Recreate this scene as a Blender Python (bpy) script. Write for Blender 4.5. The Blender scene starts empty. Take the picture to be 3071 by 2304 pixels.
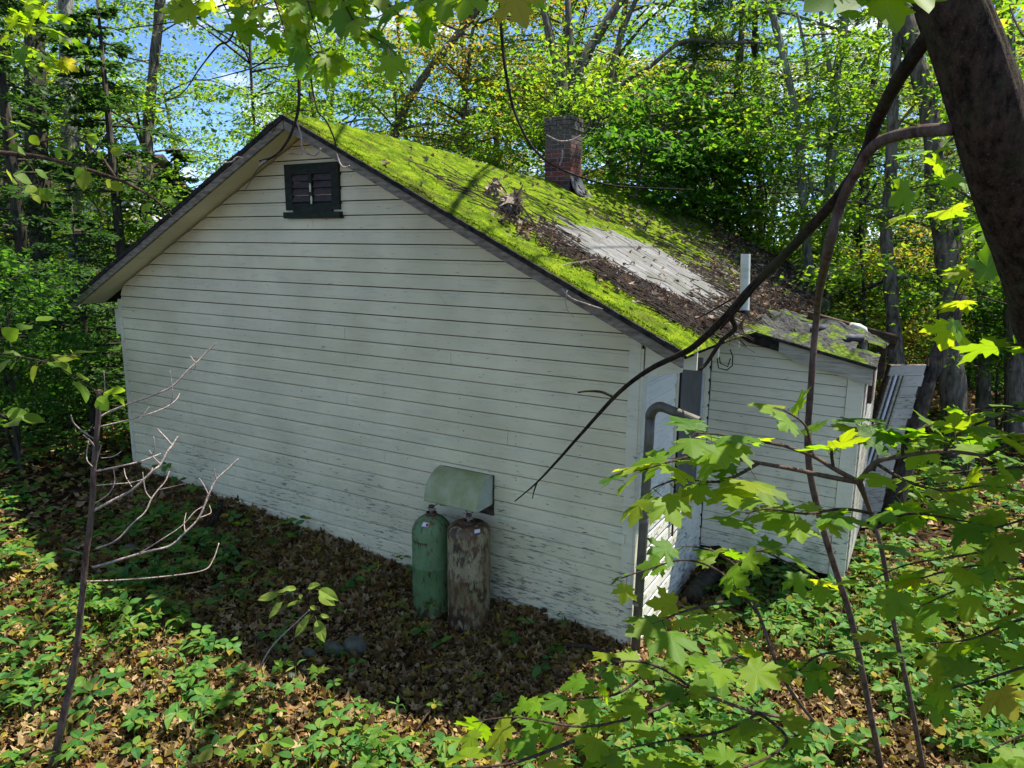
import bpy, math, random
import numpy as np
from mathutils import Vector, Matrix, noise

random.seed(7); RNG = np.random.default_rng(7)
S = bpy.context.scene
COL = S.collection

# ------------------------------------------------------------------ camera, world, sun, exposure
YAW, PITCH, ROLL = 0.526597, 0.193939, 0.009227
FPX = 2158.93                      # focal length in pixels of the 3071 px wide photograph
CAM = np.array([1.95626, -5.37839, 0.56947])

def cam_axes():
    f = np.array([-math.sin(YAW) * math.cos(PITCH), math.cos(YAW) * math.cos(PITCH), -math.sin(PITCH)])
    r = np.cross(f, [0, 0, 1]); r /= np.linalg.norm(r); u = np.cross(r, f)
    c, s = math.cos(ROLL), math.sin(ROLL)
    return c * r + s * u, -s * r + c * u, f
RT, UP, FW = cam_axes()

cam_d = bpy.data.cameras.new('camera'); cam = bpy.data.objects.new('camera', cam_d); COL.objects.link(cam)
cam_d.sensor_fit = 'HORIZONTAL'; cam_d.sensor_width = 36.0; cam_d.lens = FPX / 3071 * 36
cam_d.clip_start = 0.05; cam_d.clip_end = 2000
M = Matrix.Identity(4)
for i in range(3):
    M[i][0], M[i][1], M[i][2], M[i][3] = RT[i], UP[i], -FW[i], CAM[i]
cam.matrix_world = M
S.camera = cam

SUN_DIR = np.array([0.26, 0.36, 0.90]); SUN_DIR /= np.linalg.norm(SUN_DIR)
W = bpy.data.worlds.new('World'); S.world = W; W.use_nodes = True
wn, wl = W.node_tree.nodes, W.node_tree.links
wn.clear()
w_out = wn.new('ShaderNodeOutputWorld'); w_bg = wn.new('ShaderNodeBackground'); w_bg.inputs['Strength'].default_value = 0.125
sky = wn.new('ShaderNodeTexSky'); sky.sky_type = 'NISHITA'; sky.sun_disc = False
sky.sun_elevation = math.asin(SUN_DIR[2]); sky.sun_rotation = math.atan2(SUN_DIR[0], SUN_DIR[1])
sky.air_density = 0.6; sky.dust_density = 0.0; sky.ozone_density = 8.0; sky.altitude = 1500
w_tc = wn.new('ShaderNodeTexCoord'); w_map = wn.new('ShaderNodeMapping'); w_map.inputs['Scale'].default_value = (1.6, 1.6, 5.0)
w_no = wn.new('ShaderNodeTexNoise'); w_no.inputs['Scale'].default_value = 4.2; w_no.inputs['Detail'].default_value = 7; w_no.inputs['Roughness'].default_value = 0.6
w_cr = wn.new('ShaderNodeValToRGB'); w_cr.color_ramp.elements[0].position = 0.53; w_cr.color_ramp.elements[1].position = 0.70
w_mix = wn.new('ShaderNodeMix'); w_mix.data_type = 'RGBA'
w_mix.inputs[7].default_value = (6.0, 5.8, 5.6, 1)
wl.new(w_tc.outputs['Generated'], w_map.inputs['Vector']); wl.new(w_map.outputs[0], w_no.inputs['Vector'])
wl.new(w_no.outputs['Fac'], w_cr.inputs['Fac']); wl.new(w_cr.outputs['Color'], w_mix.inputs[0])
wl.new(sky.outputs[0], w_mix.inputs[6]); wl.new(w_mix.outputs[2], w_bg.inputs['Color']); wl.new(w_bg.outputs[0], w_out.inputs['Surface'])

sun_d = bpy.data.lights.new('sun', 'SUN'); sun_d.energy = 4.4; sun_d.angle = math.radians(0.55); sun_d.color = (1.0, 0.95, 0.86)
sun = bpy.data.objects.new('sun', sun_d); COL.objects.link(sun)
sun.rotation_euler = Vector(-SUN_DIR).to_track_quat('-Z', 'Y').to_euler()

S.view_settings.view_transform = 'Standard'; S.view_settings.look = 'None'
S.view_settings.exposure = 1.38; S.view_settings.gamma = 1; S.view_settings.use_curve_mapping = False
S.render.engine = 'CYCLES'
S.cycles.max_bounces = 8; S.cycles.diffuse_bounces = 4; S.cycles.glossy_bounces = 2; S.cycles.transmission_bounces = 4; S.cycles.transparent_max_bounces = 4
S.cycles.use_denoising = True

# ------------------------------------------------------------------ helpers
def ray(vx, vy):                   # vx, vy on the photograph scaled to 2212 x 1660
    x, y = vx * 1.38834, vy * 1.38834
    return FW + RT * (x - 1535.5) / FPX - UP * (y - 1152) / FPX
def P(vx, vy, d):                  # point at depth d (metres along the camera's axis)
    return CAM + ray(vx, vy) * d
def on(vx, vy, ax, c):
    d = ray(vx, vy); i = 'xyz'.index(ax); return CAM + d * (c - CAM[i]) / d[i]
def nrm(v):
    v = np.asarray(v, float); return v / (np.linalg.norm(v, axis=-1, keepdims=True) + 1e-9)

def smooth(pts, n=6):
    pts = [np.asarray(p, float) for p in pts]; out = []
    for i in range(len(pts) - 1):
        p0 = pts[max(0, i - 1)]; p1 = pts[i]; p2 = pts[i + 1]; p3 = pts[min(len(pts) - 1, i + 2)]
        for t in np.linspace(0, 1, n, endpoint=False):
            out.append(.5 * ((2 * p1) + (-p0 + p2) * t + (2 * p0 - 5 * p1 + 4 * p2 - p3) * t * t + (-p0 + 3 * p1 - 3 * p2 + p3) * t ** 3))
    out.append(pts[-1]); return np.array(out)

class Geo:
    def __init__(s): s.v = []; s.f = []; s.n = 0; s.uv = []
    def add(s, verts, faces, uv=None):
        verts = np.asarray(verts, float).reshape(-1, 3)
        s.v.append(verts); s.uv.append(np.zeros((len(verts), 2)) if uv is None else np.asarray(uv, float))
        if isinstance(faces, np.ndarray): s.f.append(faces + s.n)
        else:
            by = {}
            for f in faces: by.setdefault(len(f), []).append(f)
            for k, l in by.items(): s.f.append(np.array(l, int) + s.n)
        s.n += len(verts)
    def box(s, x0, x1, y0, y1, z0, z1):
        v = [(x, y, z) for x in (x0, x1) for y in (y0, y1) for z in (z0, z1)]
        s.add(v, [(0, 1, 3, 2), (4, 6, 7, 5), (0, 4, 5, 1), (2, 3, 7, 6), (0, 2, 6, 4), (1, 5, 7, 3)])
    def hexa(s, v):                # eight corners: bottom ring 0-3, top ring 4-7
        s.add(v, [(3, 2, 1, 0), (4, 5, 6, 7), (0, 1, 5, 4), (1, 2, 6, 5), (2, 3, 7, 6), (3, 0, 4, 7)])
    def tube(s, pts, rad, sides=6, cap=True, ridges=0.0):
        pts = np.asarray(pts, float); n = len(pts); rad = np.broadcast_to(np.asarray(rad, float), (n,))
        t = np.gradient(pts, axis=0); t = nrm(t)
        ref = np.array([0, 0, 1.0]) if abs(t[0][2]) < .9 else np.array([1.0, 0, 0])
        V = []
        a = np.cross(t[0], ref); a /= np.linalg.norm(a)
        for i in range(n):
            a = a - t[i] * (a @ t[i]); a /= np.linalg.norm(a) + 1e-9; b = np.cross(t[i], a)
            for k in range(sides):
                th = 2 * math.pi * k / sides
                rr = rad[i] * (1 + ridges * (RNG.random() - .5))
                V.append(pts[i] + rr * (math.cos(th) * a + math.sin(th) * b))
        F = []
        for i in range(n - 1):
            for k in range(sides):
                k2 = (k + 1) % sides
                F.append((i * sides + k, i * sides + k2, (i + 1) * sides + k2, (i + 1) * sides + k))
        s.add(V, np.array(F))
        if cap:
            s.f.append(np.array([[s.n - n * sides + k for k in range(sides)][::-1]])); s.f.append(np.array([[s.n - sides + k for k in range(sides)]]))
    def lathe(s, prof, cx, cy, sides=24):
        V = []; F = []
        for r, z in prof:
            for k in range(sides):
                th = 2 * math.pi * k / sides; V.append((cx + r * math.cos(th), cy + r * math.sin(th), z))
        for i in range(len(prof) - 1):
            for k in range(sides):
                k2 = (k + 1) % sides; F.append((i * sides + k, i * sides + k2, (i + 1) * sides + k2, (i + 1) * sides + k))
        s.add(V, np.array(F))
    def mesh(s, name, mat, smooth=False):
        V = np.concatenate(s.v); me = bpy.data.meshes.new(name)
        me.vertices.add(len(V)); me.vertices.foreach_set('co', V.ravel())
        tot = np.concatenate([np.full(len(f), f.shape[1]) for f in s.f]); idx = np.concatenate([f.ravel() for f in s.f])
        me.loops.add(len(idx)); me.loops.foreach_set('vertex_index', idx.astype(np.int32))
        st = np.concatenate([[0], np.cumsum(tot)[:-1]])
        me.polygons.add(len(tot)); me.polygons.foreach_set('loop_start', st.astype(np.int32)); me.polygons.foreach_set('loop_total', tot.astype(np.int32))
        me.polygons.foreach_set('use_smooth', np.full(len(tot), bool(smooth)))
        uv = np.concatenate(s.uv)
        if np.any(uv):
            l = me.uv_layers.new(name='uv'); l.data.foreach_set('uv', uv[idx].ravel().astype(np.float32))
        me.update(calc_edges=True); me.validate()
        me.materials.append(mat); return me
    def obj(s, name, mat, parent=None, smooth=False, kind=None, label=None, cat=None, group=None):
        return link(name, s.mesh(name, mat, smooth), parent, kind, label, cat, group)

def link(name, me, parent=None, kind=None, label=None, cat=None, group=None, mat=None):
    o = bpy.data.objects.new(name, me); COL.objects.link(o)
    if parent is not None:
        o.parent = parent
        if parent.type == 'EMPTY': o.matrix_parent_inverse = Matrix.Translation(-Vector(parent.location))
    if mat is not None: o.matrix_basis = mat
    if kind: o['kind'] = kind
    if label: o['label'] = label
    if cat: o['category'] = cat
    if group: o['group'] = group
    return o
def thing(name, loc, label, cat, group=None):
    o = bpy.data.objects.new(name, None); COL.objects.link(o); o.location = tuple(loc); o.empty_display_size = .2
    o['label'] = label; o['category'] = cat
    if group: o['group'] = group
    return o

# ------------------------------------------------------------------ materials
class Mat:
    def __init__(s, name, rough=.8, spec=.3):
        s.m = bpy.data.materials.new(name); s.m.use_nodes = True; s.n = s.m.node_tree.nodes; s.l = s.m.node_tree.links
        s.b = s.n['Principled BSDF']; s.b.inputs['Roughness'].default_value = rough; s.b.inputs['Specular IOR Level'].default_value = spec
        s.out = s.n['Material Output']
    def node(s, t, **k):
        x = s.n.new(t)
        for a, b in k.items(): setattr(x, a, b)
        return x
    def pos(s, scale=(1, 1, 1)):
        g = s.node('ShaderNodeNewGeometry'); m = s.node('ShaderNodeMapping'); m.inputs['Scale'].default_value = scale
        s.l.new(g.outputs['Position'], m.inputs['Vector']); return m.outputs[0]
    def noise(s, scale, detail=4, rough=.55, vec=None, stretch=(1, 1, 1)):
        x = s.node('ShaderNodeTexNoise'); x.inputs['Scale'].default_value = scale; x.inputs['Detail'].default_value = detail; x.inputs['Roughness'].default_value = rough
        s.l.new(vec if vec is not None else s.pos(stretch), x.inputs['Vector']); return x.outputs['Fac']
    def ramp(s, fac, stops):
        r = s.node('ShaderNodeValToRGB'); e = r.color_ramp.elements
        while len(e) > 2: e.remove(e[-1])
        for i, (p, c) in enumerate(stops):
            if i < 2: e[i].position = p
            else: e.new(p)
            e[i].color = (*c, 1) if len(c) == 3 else c
        s.l.new(fac, r.inputs['Fac']); return r.outputs['Color']
    def step(s, fac, a, b):
        r = s.node('ShaderNodeMapRange'); r.inputs['From Min'].default_value = a; r.inputs['From Max'].default_value = b
        s.l.new(fac, r.inputs['Value']); return r.outputs[0]
    def math(s, op, a, b=None):
        r = s.node('ShaderNodeMath', operation=op)
        for i, v in enumerate((a, b)):
            if v is None: continue
            if isinstance(v, (int, float)): r.inputs[i].default_value = v
            else: s.l.new(v, r.inputs[i])
        return r.outputs[0]
    def mix(s, fac, a, b):
        r = s.node('ShaderNodeMix', data_type='RGBA')
        if isinstance(fac, float): r.inputs[0].default_value = fac
        else: s.l.new(fac, r.inputs[0])
        for i, v in ((6, a), (7, b)):
            if isinstance(v, tuple): r.inputs[i].default_value = (*v, 1)
            else: s.l.new(v, r.inputs[i])
        return r.outputs[2]
    def xyz(s):
        g = s.node('ShaderNodeNewGeometry'); x = s.node('ShaderNodeSeparateXYZ'); s.l.new(g.outputs['Position'], x.inputs[0]); return x.outputs
    def bump(s, h, strength=.4, dist=.01):
        b = s.node('ShaderNodeBump'); b.inputs['Strength'].default_value = strength; b.inputs['Distance'].default_value = dist
        s.l.new(h, b.inputs['Height']); s.l.new(b.outputs[0], s.b.inputs['Normal'])
    def color(s, c):
        if isinstance(c, tuple): s.b.inputs['Base Color'].default_value = (*c, 1)
        else: s.l.new(c, s.b.inputs['Base Color'])
        return s
    def rnd_obj(s): return s.node('ShaderNodeObjectInfo').outputs['Random']
    def rnd_isl(s): return s.node('ShaderNodeNewGeometry').outputs['Random Per Island']

def siding_mat(name, base, base2, peel_lo, peel_hi, green=.35):
    m = Mat(name, .62, .35)
    z = m.xyz()['Z']
    n1 = m.noise(1.3, 4); n2 = m.noise(9, 5, .7, stretch=(.35, .35, 2.2)); n3 = m.noise(30, 5, .68, stretch=(.28, .28, 1.7)); n4 = m.noise(5, 4)
    c = m.mix(m.step(n1, .35, .65), base, base2)
    c = m.mix(m.math('MULTIPLY', m.step(m.rnd_obj(), 0, 1), .10), c, (.50, .50, .44))
    c = m.mix(m.math('MULTIPLY', m.step(n2, .52, .72), .35), c, (.34, .34, .27))
    c = m.mix(m.math('MULTIPLY', m.math('MULTIPLY', m.step(n4, .5, .75), m.step(z, -.8, -2.4)), green), c, (.30, .36, .20))
    # flaked paint, more of it towards the sill
    k = m.math('MULTIPLY', m.step(n1, .30, .62), m.step(z, peel_hi, peel_lo))
    pk = m.math('ADD', n3, m.math('MULTIPLY', k, .175))
    pk = m.math('MULTIPLY', m.step(pk, .665, .69), 1.0)
    c = m.mix(pk, c, m.ramp(m.noise(60, 3), [(.3, (.15, .135, .10)), (.7, (.29, .265, .205))]))
    sp = m.step(m.noise(26, 2, .5), .77, .79)
    c = m.mix(sp, c, (.10, .09, .06))
    m.color(c); m.bump(m.math('SUBTRACT', m.math('MULTIPLY', n3, .3), pk), .35, .004)
    return m.m
def plain(name, c1, c2, scale=6, stretch=(1, 1, 1), rough=.8, bump=.3, spec=.3, lo=.35, hi=.65, dist=.01):
    m = Mat(name, rough, spec); n = m.noise(scale, 6, .65, stretch=stretch)
    m.color(m.mix(m.step(n, lo, hi), c1, c2)); m.bump(n, bump, dist); return m.m

M_SIDE = siding_mat('painted siding', (.74, .655, .40), (.60, .53, .31), -2.8, -1.2)
M_SIDE2 = siding_mat('painted side wall', (.78, .74, .60), (.70, .66, .52), -2.9, -.6, .5)
M_ELL = siding_mat('painted extension siding', (.76, .72, .53), (.67, .63, .46), -2.9, -1.4, .8)
M_TRIM = siding_mat('painted trim', (.73, .67, .45), (.60, .55, .37), -2.9, -.3, .3)
M_GREY = plain('weathered rake wood', (.095, .075, .046), (.26, .215, .145), 10, (1, 1, 4), .85, .5)
M_GREYB = plain('weathered fascia board', (.26, .235, .165), (.47, .44, .34), 9, (.5, 1, 6), .85, .4)
M_FELT = plain('black roof felt', (.010, .0095, .008), (.05, .046, .038), 22, (1, 1, 1), .95, .8, .08)
M_TORN = plain('torn grey felt', (.018, .02, .022), (.10, .105, .11), 9, (1, 1, 1), .85, .6)
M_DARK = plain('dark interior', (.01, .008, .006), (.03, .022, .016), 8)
M_ROT = plain('rotten wood', (.03, .018, .012), (.12, .07, .04), 14, (1, 1, 3), .95, .8)
M_VENT = plain('dark green paint', (.013, .017, .010), (.030, .035, .023), 14, (1, 1, 2), .7, .3, .15)
M_SLAT = plain('brown louvre slat', (.040, .028, .024), (.075, .055, .048), 14, (1, 1, 2), .7, .3)
M_FLAKE = plain('pale paint flake', (.50, .47, .25), (.62, .60, .42), 20)
M_MORTAR = plain('mortar', (.12, .11, .085), (.28, .26, .20), 30, bump=.6)
M_PVC = plain('white plastic pipe', (.46, .48, .36), (.62, .63, .52), 5, (1, 1, 3), .5, .05)
M_PIPE = plain('brown flue pipe', (.050, .042, .026), (.13, .115, .075), 9, (1, 1, .6), .5, .25, .5)
M_SCREEN = plain('grey window screen', (.085, .083, .072), (.125, .122, .108), 3, rough=.6, bump=.05)
M_ALU = plain('aluminium strip', (.55, .57, .58), (.72, .74, .75), 10, rough=.4)
M_STONE = plain('mossy stone', (.045, .05, .028), (.13, .13, .09), 9, bump=.7, dist=.02)
M_STONE2 = plain('pink stone', (.30, .19, .15), (.42, .29, .24), 12, bump=.5)
M_FLASH = plain('chimney flashing', (.02, .022, .026), (.06, .065, .075), 6, rough=.7)
M_REDROOF = plain('brown far roof', (.035, .02, .015), (.085, .05, .038), 8, (1, 1, 4))
M_WHITE = plain('white far siding', (.55, .56, .56), (.72, .73, .73), 2)
M_GLASS = plain('dark window glass', (.03, .035, .04), (.06, .065, .07), 2, rough=.1, bump=0, spec=.6)

def brick_mat():
    m = Mat('brick', .85, .2); r = m.rnd_obj()
    c = m.ramp(r, [(0, (.055, .024, .018)), (.45, (.14, .034, .026)), (.8, (.24, .055, .040)), (1, (.10, .065, .05))])
    n = m.noise(28, 5, .7)
    z = m.xyz()['Z']
    c = m.mix(m.step(n, .56, .68), c, (.20, .185, .145))
    soot = m.math('MULTIPLY', m.step(z, 1.75, 2.15), .85)
    c = m.mix(soot, c, m.mix(m.step(n, .4, .65), (.055, .05, .042), (.16, .15, .12)))
    m.color(c); m.bump(n, .6, .006); return m.m
M_BRICK = brick_mat()

def shingle_mat():
    m = Mat('grey asphalt shingle', .9, .25); n = m.noise(140, 3, .7); n2 = m.noise(3.5, 4)
    c = m.ramp(m.rnd_obj(), [(0, (.125, .122, .115)), (1, (.20, .196, .188))])
    c = m.mix(m.step(n2, .45, .7), c, (.095, .10, .075)); c = m.mix(m.math('MULTIPLY', m.step(n, .5, .7), .5), c, (.09, .09, .085))
    m.color(c); m.bump(n, .5, .003); return m.m
M_SHIN = shingle_mat()

def moss_mat():
    m = Mat('moss', 1.0, .05); n = m.noise(7, 5, .6); n2 = m.noise(60, 4, .7); n3 = m.noise(2.2, 3)
    n4 = m.noise(2.6, 5, .65, stretch=(.38, 1.3, 1))
    c = m.ramp(n, [(.3, (.045, .08, .005)), (.46, (.10, .165, .007)), (.60, (.19, .265, .010)), (.76, (.27, .30, .022))])
    c = m.mix(m.math('MULTIPLY', m.step(n2, .52, .68), .5), c, (.06, .11, .006))
    c = m.mix(m.math('MULTIPLY', m.step(n3, .55, .75), .4), c, (.15, .16, .03))
    c = m.mix(m.math('MULTIPLY', m.step(n4, .48, .66), .72), c, (.055, .065, .014))
    m.color(c); m.bump(n2, 1.0, .02); return m.m
M_MOSS = moss_mat()

def bark(name, a, b, scale=16, stretch=(1, 1, .22), moss=0):
    m = Mat(name, .95, .15); n = m.noise(scale, 6, .7, stretch=stretch); n2 = m.noise(3, 4)
    c = m.mix(m.step(n, .36, .62), a, b)
    if moss: c = m.mix(m.math('MULTIPLY', m.step(n2, .5, .65), moss), c, (.07, .085, .035))
    m.color(c); m.bump(n, 1.0, .03); return m.m
M_BARK = bark('grey brown bark', (.035, .028, .020), (.20, .17, .13), 15, moss=.3)
M_BARKD = bark('dark bark', (.016, .013, .010), (.085, .070, .052), 15, moss=.3)
M_BARKL = bark('pale lichen bark', (.06, .055, .045), (.30, .29, .25), 18, moss=.5)
M_BARKN = bark('near trunk bark', (.010, .007, .004), (.050, .032, .020), 22, (1, 1, .5), moss=.45)
def near_bark():
    m = Mat('mottled near bark', .95, .12); n = m.noise(45, 6, .75, stretch=(1, 1, .45)); n2 = m.noise(12, 5, .7); n3 = m.noise(110, 3, .7)
    c = m.mix(m.step(n, .38, .62), (.012, .008, .005), (.075, .048, .030)); c = m.mix(m.math('MULTIPLY', m.step(n2, .52, .66), .55), c, (.060, .066, .026)); c = m.mix(m.math('MULTIPLY', m.step(n3, .62, .72), .6), c, (.17, .13, .10))
    m.color(c); m.bump(m.math('ADD', n, m.math('MULTIPLY', n3, .3)), .9, .012); return m.m
M_BARKM = near_bark()
M_TWIG = bark('brown twig', (.035, .022, .014), (.12, .08, .055), 40)
M_TWIGP = bark('pale dead twig', (.30, .22, .18), (.52, .42, .36), 40)
M_TWIGD = bark('dark twig', (.018, .013, .010), (.06, .045, .035), 40)

def leaf_mat(name, cols, trans, isl=True, rough=.55, veins=False, tw=.5, patch=None):
    m = Mat(name, rough, .22)
    r = m.rnd_isl() if isl else m.rnd_obj()
    c = m.ramp(r, [(i / max(1, len(cols) - 1), q) for i, q in enumerate(cols)])
    t = m.ramp(r, [(i / max(1, len(trans) - 1), q) for i, q in enumerate(trans)])
    if patch:
        pn = m.step(m.noise(.6, 3), .48, .62); c = m.mix(pn, c, patch[0]); t = m.mix(pn, t, patch[1])
    if veins:
        uv = m.node('ShaderNodeUVMap'); sx = m.node('ShaderNodeSeparateXYZ'); m.l.new(uv.outputs[0], sx.inputs[0])
        ang = m.math('ARCTAN2', sx.outputs['X'], m.math('ADD', sx.outputs['Y'], .02))
        pp = m.math('PINGPONG', ang, .375)
        rad = m.math('SQRT', m.math('ADD', m.math('MULTIPLY', sx.outputs['X'], sx.outputs['X']), m.math('MULTIPLY', sx.outputs['Y'], sx.outputs['Y'])))
        dist = m.math('MULTIPLY', pp, rad); v = m.step(dist, .014, .006)
        c = m.mix(m.math('MULTIPLY', v, .5), c, (.20, .28, .07)); t = m.mix(m.math('MULTIPLY', v, .45), t, (.12, .18, .02))
        bl = m.step(m.noise(14, 3, .5, vec=None), .66, .75); c = m.mix(m.math('MULTIPLY', bl, .5), c, (.16, .13, .02))
    m.color(c)
    tr = m.node('ShaderNodeBsdfTranslucent'); m.l.new(t, tr.inputs['Color'])
    mx = m.node('ShaderNodeMixShader'); mx.inputs[0].default_value = tw
    m.l.new(m.b.outputs[0], mx.inputs[1]); m.l.new(tr.outputs[0], mx.inputs[2]); m.l.new(mx.outputs[0], m.out.inputs['Surface'])
    return m.m
G1 = [(.030, .080, .010), (.050, .115, .012), (.075, .155, .014), (.12, .18, .015)]
T1 = [(.13, .32, .012), (.22, .46, .015), (.32, .56, .02), (.50, .58, .025)]
M_LEAF = leaf_mat('broadleaf foliage', G1, T1)
M_LEAFY = leaf_mat('yellowing foliage', [(.08, .14, .01), (.14, .20, .015), (.24, .22, .02), (.28, .12, .02)], [(.35, .50, .03), (.45, .55, .03), (.60, .50, .04), (.55, .25, .04)])
M_LEAFD = leaf_mat('deep green foliage', [(.020, .058, .010), (.032, .082, .012), (.05, .11, .014)], [(.08, .24, .015), (.12, .32, .02), (.20, .44, .02)])
M_HEM = leaf_mat('hemlock needles', [(.020, .050, .014), (.035, .080, .020), (.05, .10, .022)], [(.06, .16, .02), (.10, .24, .03), (.16, .32, .04)], tw=.3)
M_PINE = leaf_mat('pine needles', [(.05, .10, .035), (.09, .15, .05), (.12, .18, .065)], [(.14, .25, .06), (.20, .32, .08), (.26, .36, .10)], tw=.35)
M_MAPLE = leaf_mat('maple leaf', [(.035, .10, .008), (.075, .17, .008), (.115, .22, .008), (.16, .25, .010), (.05, .13, .012), (.20, .25, .012)], [(.18, .38, .006), (.32, .56, .006), (.44, .66, .008), (.58, .68, .010), (.24, .46, .010), (.62, .66, .012)], isl=False, veins=True)
M_OVATE = leaf_mat('ovate leaf', [(.07, .14, .01), (.10, .18, .012), (.16, .20, .015)], [(.28, .48, .02), (.36, .54, .02), (.48, .50, .03)], isl=False)
M_COVER = leaf_mat('ground cover leaves', [(.035, .11, .022), (.055, .16, .030), (.08, .20, .035), (.11, .22, .025), (.10, .20, .03), (.26, .20, .02)], [(.10, .30, .03), (.15, .40, .04), (.20, .46, .04), (.30, .48, .03), (.2, .4, .03), (.45, .34, .03)], tw=.38)
M_LITTER = leaf_mat('fallen leaves', [(0.050, 0.031, 0.010), (0.110, 0.071, 0.023), (0.200, 0.130, 0.050), (0.310, 0.208, 0.097), (0.400, 0.291, 0.144), (0.200, 0.088, 0.022), (0.085, 0.057, 0.020), (0.300, 0.239, 0.029), (0.140, 0.094, 0.032)], [(0.100, 0.052, 0.014), (0.150, 0.083, 0.029), (0.200, 0.114, 0.043), (0.280, 0.177, 0.079), (0.320, 0.208, 0.101), (0.300, 0.125, 0.022), (0.100, 0.052, 0.014), (0.360, 0.270, 0.022), (0.140, 0.083, 0.036)], tw=.18, rough=.6)
M_DRY = leaf_mat('dry roof leaves', [(.035, .024, .015), (.08, .055, .036), (.16, .115, .08), (.30, .235, .18), (.06, .042, .028), (.20, .09, .035)], [(.06, .04, .02), (.1, .06, .03), (.16, .1, .06), (.3, .2, .1), (.08, .05, .03), (.25, .1, .03)], tw=.15, rough=.6)

def soil_mat():
    m = Mat('forest soil', 1, .05); n = m.noise(9, 6, .7); n2 = m.noise(55, 4, .7)
    c = m.ramp(n, [(.3, (.018, .011, .006)), (.5, (.05, .030, .016)), (.7, (.10, .062, .036))])
    c = m.mix(m.step(n2, .55, .7), c, (.13, .08, .05)); m.color(c); m.bump(n2, 1, .03); return m.m
M_SOIL = soil_mat()

# ------------------------------------------------------------------ ground
WALLX, RIDGE, EAVEH = -6.879, -3.44, .487
def vnoise(x, y, s, seed=0.0):
    x = np.asarray(x, float); y = np.asarray(y, float)
    o = np.zeros(np.broadcast(x, y).shape)
    r = np.random.default_rng(int(seed * 10) + 3)
    for k in range(7):
        a = r.random() * 6.283; f = s * (1 + .7 * k) * (.8 + .4 * r.random()); ph = r.random(2) * 6.283
        o += np.sin(f * (x * math.cos(a) + y * math.sin(a)) + ph[0] + 1.3 * np.sin(.7 * f * (x * math.sin(a) - y * math.cos(a)) + ph[1])) / (1 + .7 * k)
    return o / 2.4
def G(x, y):
    x = np.asarray(x, float); y = np.asarray(y, float)
    z = -2.93 + .075 * np.clip(-x - 1.5, 0, 7) + .02 * np.clip(-x - 8, 0, 30)
    z = z + .13 * np.exp(-np.abs(y + .05) / .28) * (y < .3) * (x < .15) * (x > -7.2)
    z = z + (.05 * vnoise(x, y * .3, 2.6, 91) + .03 * vnoise(x, y, 8, 92)) * np.exp(-np.abs(y + .05) / .35) * (y < .3) * (x < .15) * (x > -7.2)
    z = z + .12 * np.clip(y - 1, 0, 4) / 4 * (x > 0) * np.clip(x, 0, 1)
    z = z + .035 * vnoise(x, y, 1.4) + .02 * vnoise(x, y, 5, 2)
    d = np.hypot(x + 3, y - 3); z = z + .012 * np.clip(d - 12, 0, 60) + .25 * vnoise(x, y, .12, 5) * np.clip((d - 10) / 20, 0, 1)
    return z
def gp_(vx, vy):
    d = ray(vx, vy); t = (-2.9 - CAM[2]) / d[2]
    for _ in range(6):
        p = CAM + d * t; t = (float(G(p[0], p[1])) - CAM[2]) / d[2]
    return CAM + d * t
def grid_axis(c, near, far, n1, n2):
    a = np.linspace(-near, near, n1); b = np.geomspace(near, far, n2)[1:]
    return c + np.concatenate([-b[::-1], a, b])
gx = grid_axis(-2, 9, 160, 130, 30); gy = grid_axis(2, 9, 160, 130, 30)
X, Y = np.meshgrid(gx, gy, indexing='ij'); Z = G(X, Y)
g = Geo(); nx, ny = X.shape
I = (np.arange(nx - 1)[:, None] * ny + np.arange(ny - 1)[None]).ravel()
g.add(np.stack([X, Y, Z], -1).reshape(-1, 3), np.stack([I, I + ny, I + ny + 1, I + 1], 1))
g.obj('ground', M_SOIL, smooth=True, kind='structure')

# ------------------------------------------------------------------ cabin
def sag(y): return -.205 * np.exp(-((np.asarray(y, float) - 4.8) / 2.6) ** 2) - .02
def RZ(x, y): return 1.765 - EAVEH * np.abs(np.asarray(x, float) - RIDGE) + sag(y) + .004 * 0
cabin = thing('cabin', (-3.4, 4.4, -2.8), 'small abandoned white clapboard cabin with sagging mossy roof and brick chimney', 'cabin')
E_ = .135
def board_profile(g, x0b, x1b, x0t, x1t, zb, zt, y):
    # drop siding board facing -y: flat face, shallow cove at the top, lip at the bottom; slightly wavy along its length
    zs = [zb + .008, zb + .011, zt - .028, zt - .019, zt - .001, zt - .001, zb + .008]; ys = [-.023, -.026, -.0235, -.0150, -.0125, .008, .008]
    n = len(zs); m = max(1, int(round((x1b - x0b) / 1.1))); V = []; F = []
    for j in range(m + 1):
        u = j / m; wz = RNG.normal(0, .0009) if 0 < j < m else 0; wy = RNG.normal(0, .0010)
        for zz, yy in zip(zs, ys):
            f = min(1, max(0, (zz - zb) / (zt - zb))); xa = x0b + (x0t - x0b) * f; xb = x1b + (x1t - x1b) * f
            V.append((xa + (xb - xa) * u, y + yy + wy, zz + wz))
    for j in range(m):
        for i in range(n): F.append((j * n + i, (j + 1) * n + i, (j + 1) * n + (i + 1) % n, j * n + (i + 1) % n))
    F += [tuple(range(n)), tuple(m * n + i for i in range(n))[::-1]]
    g.add(V, F)

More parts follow.
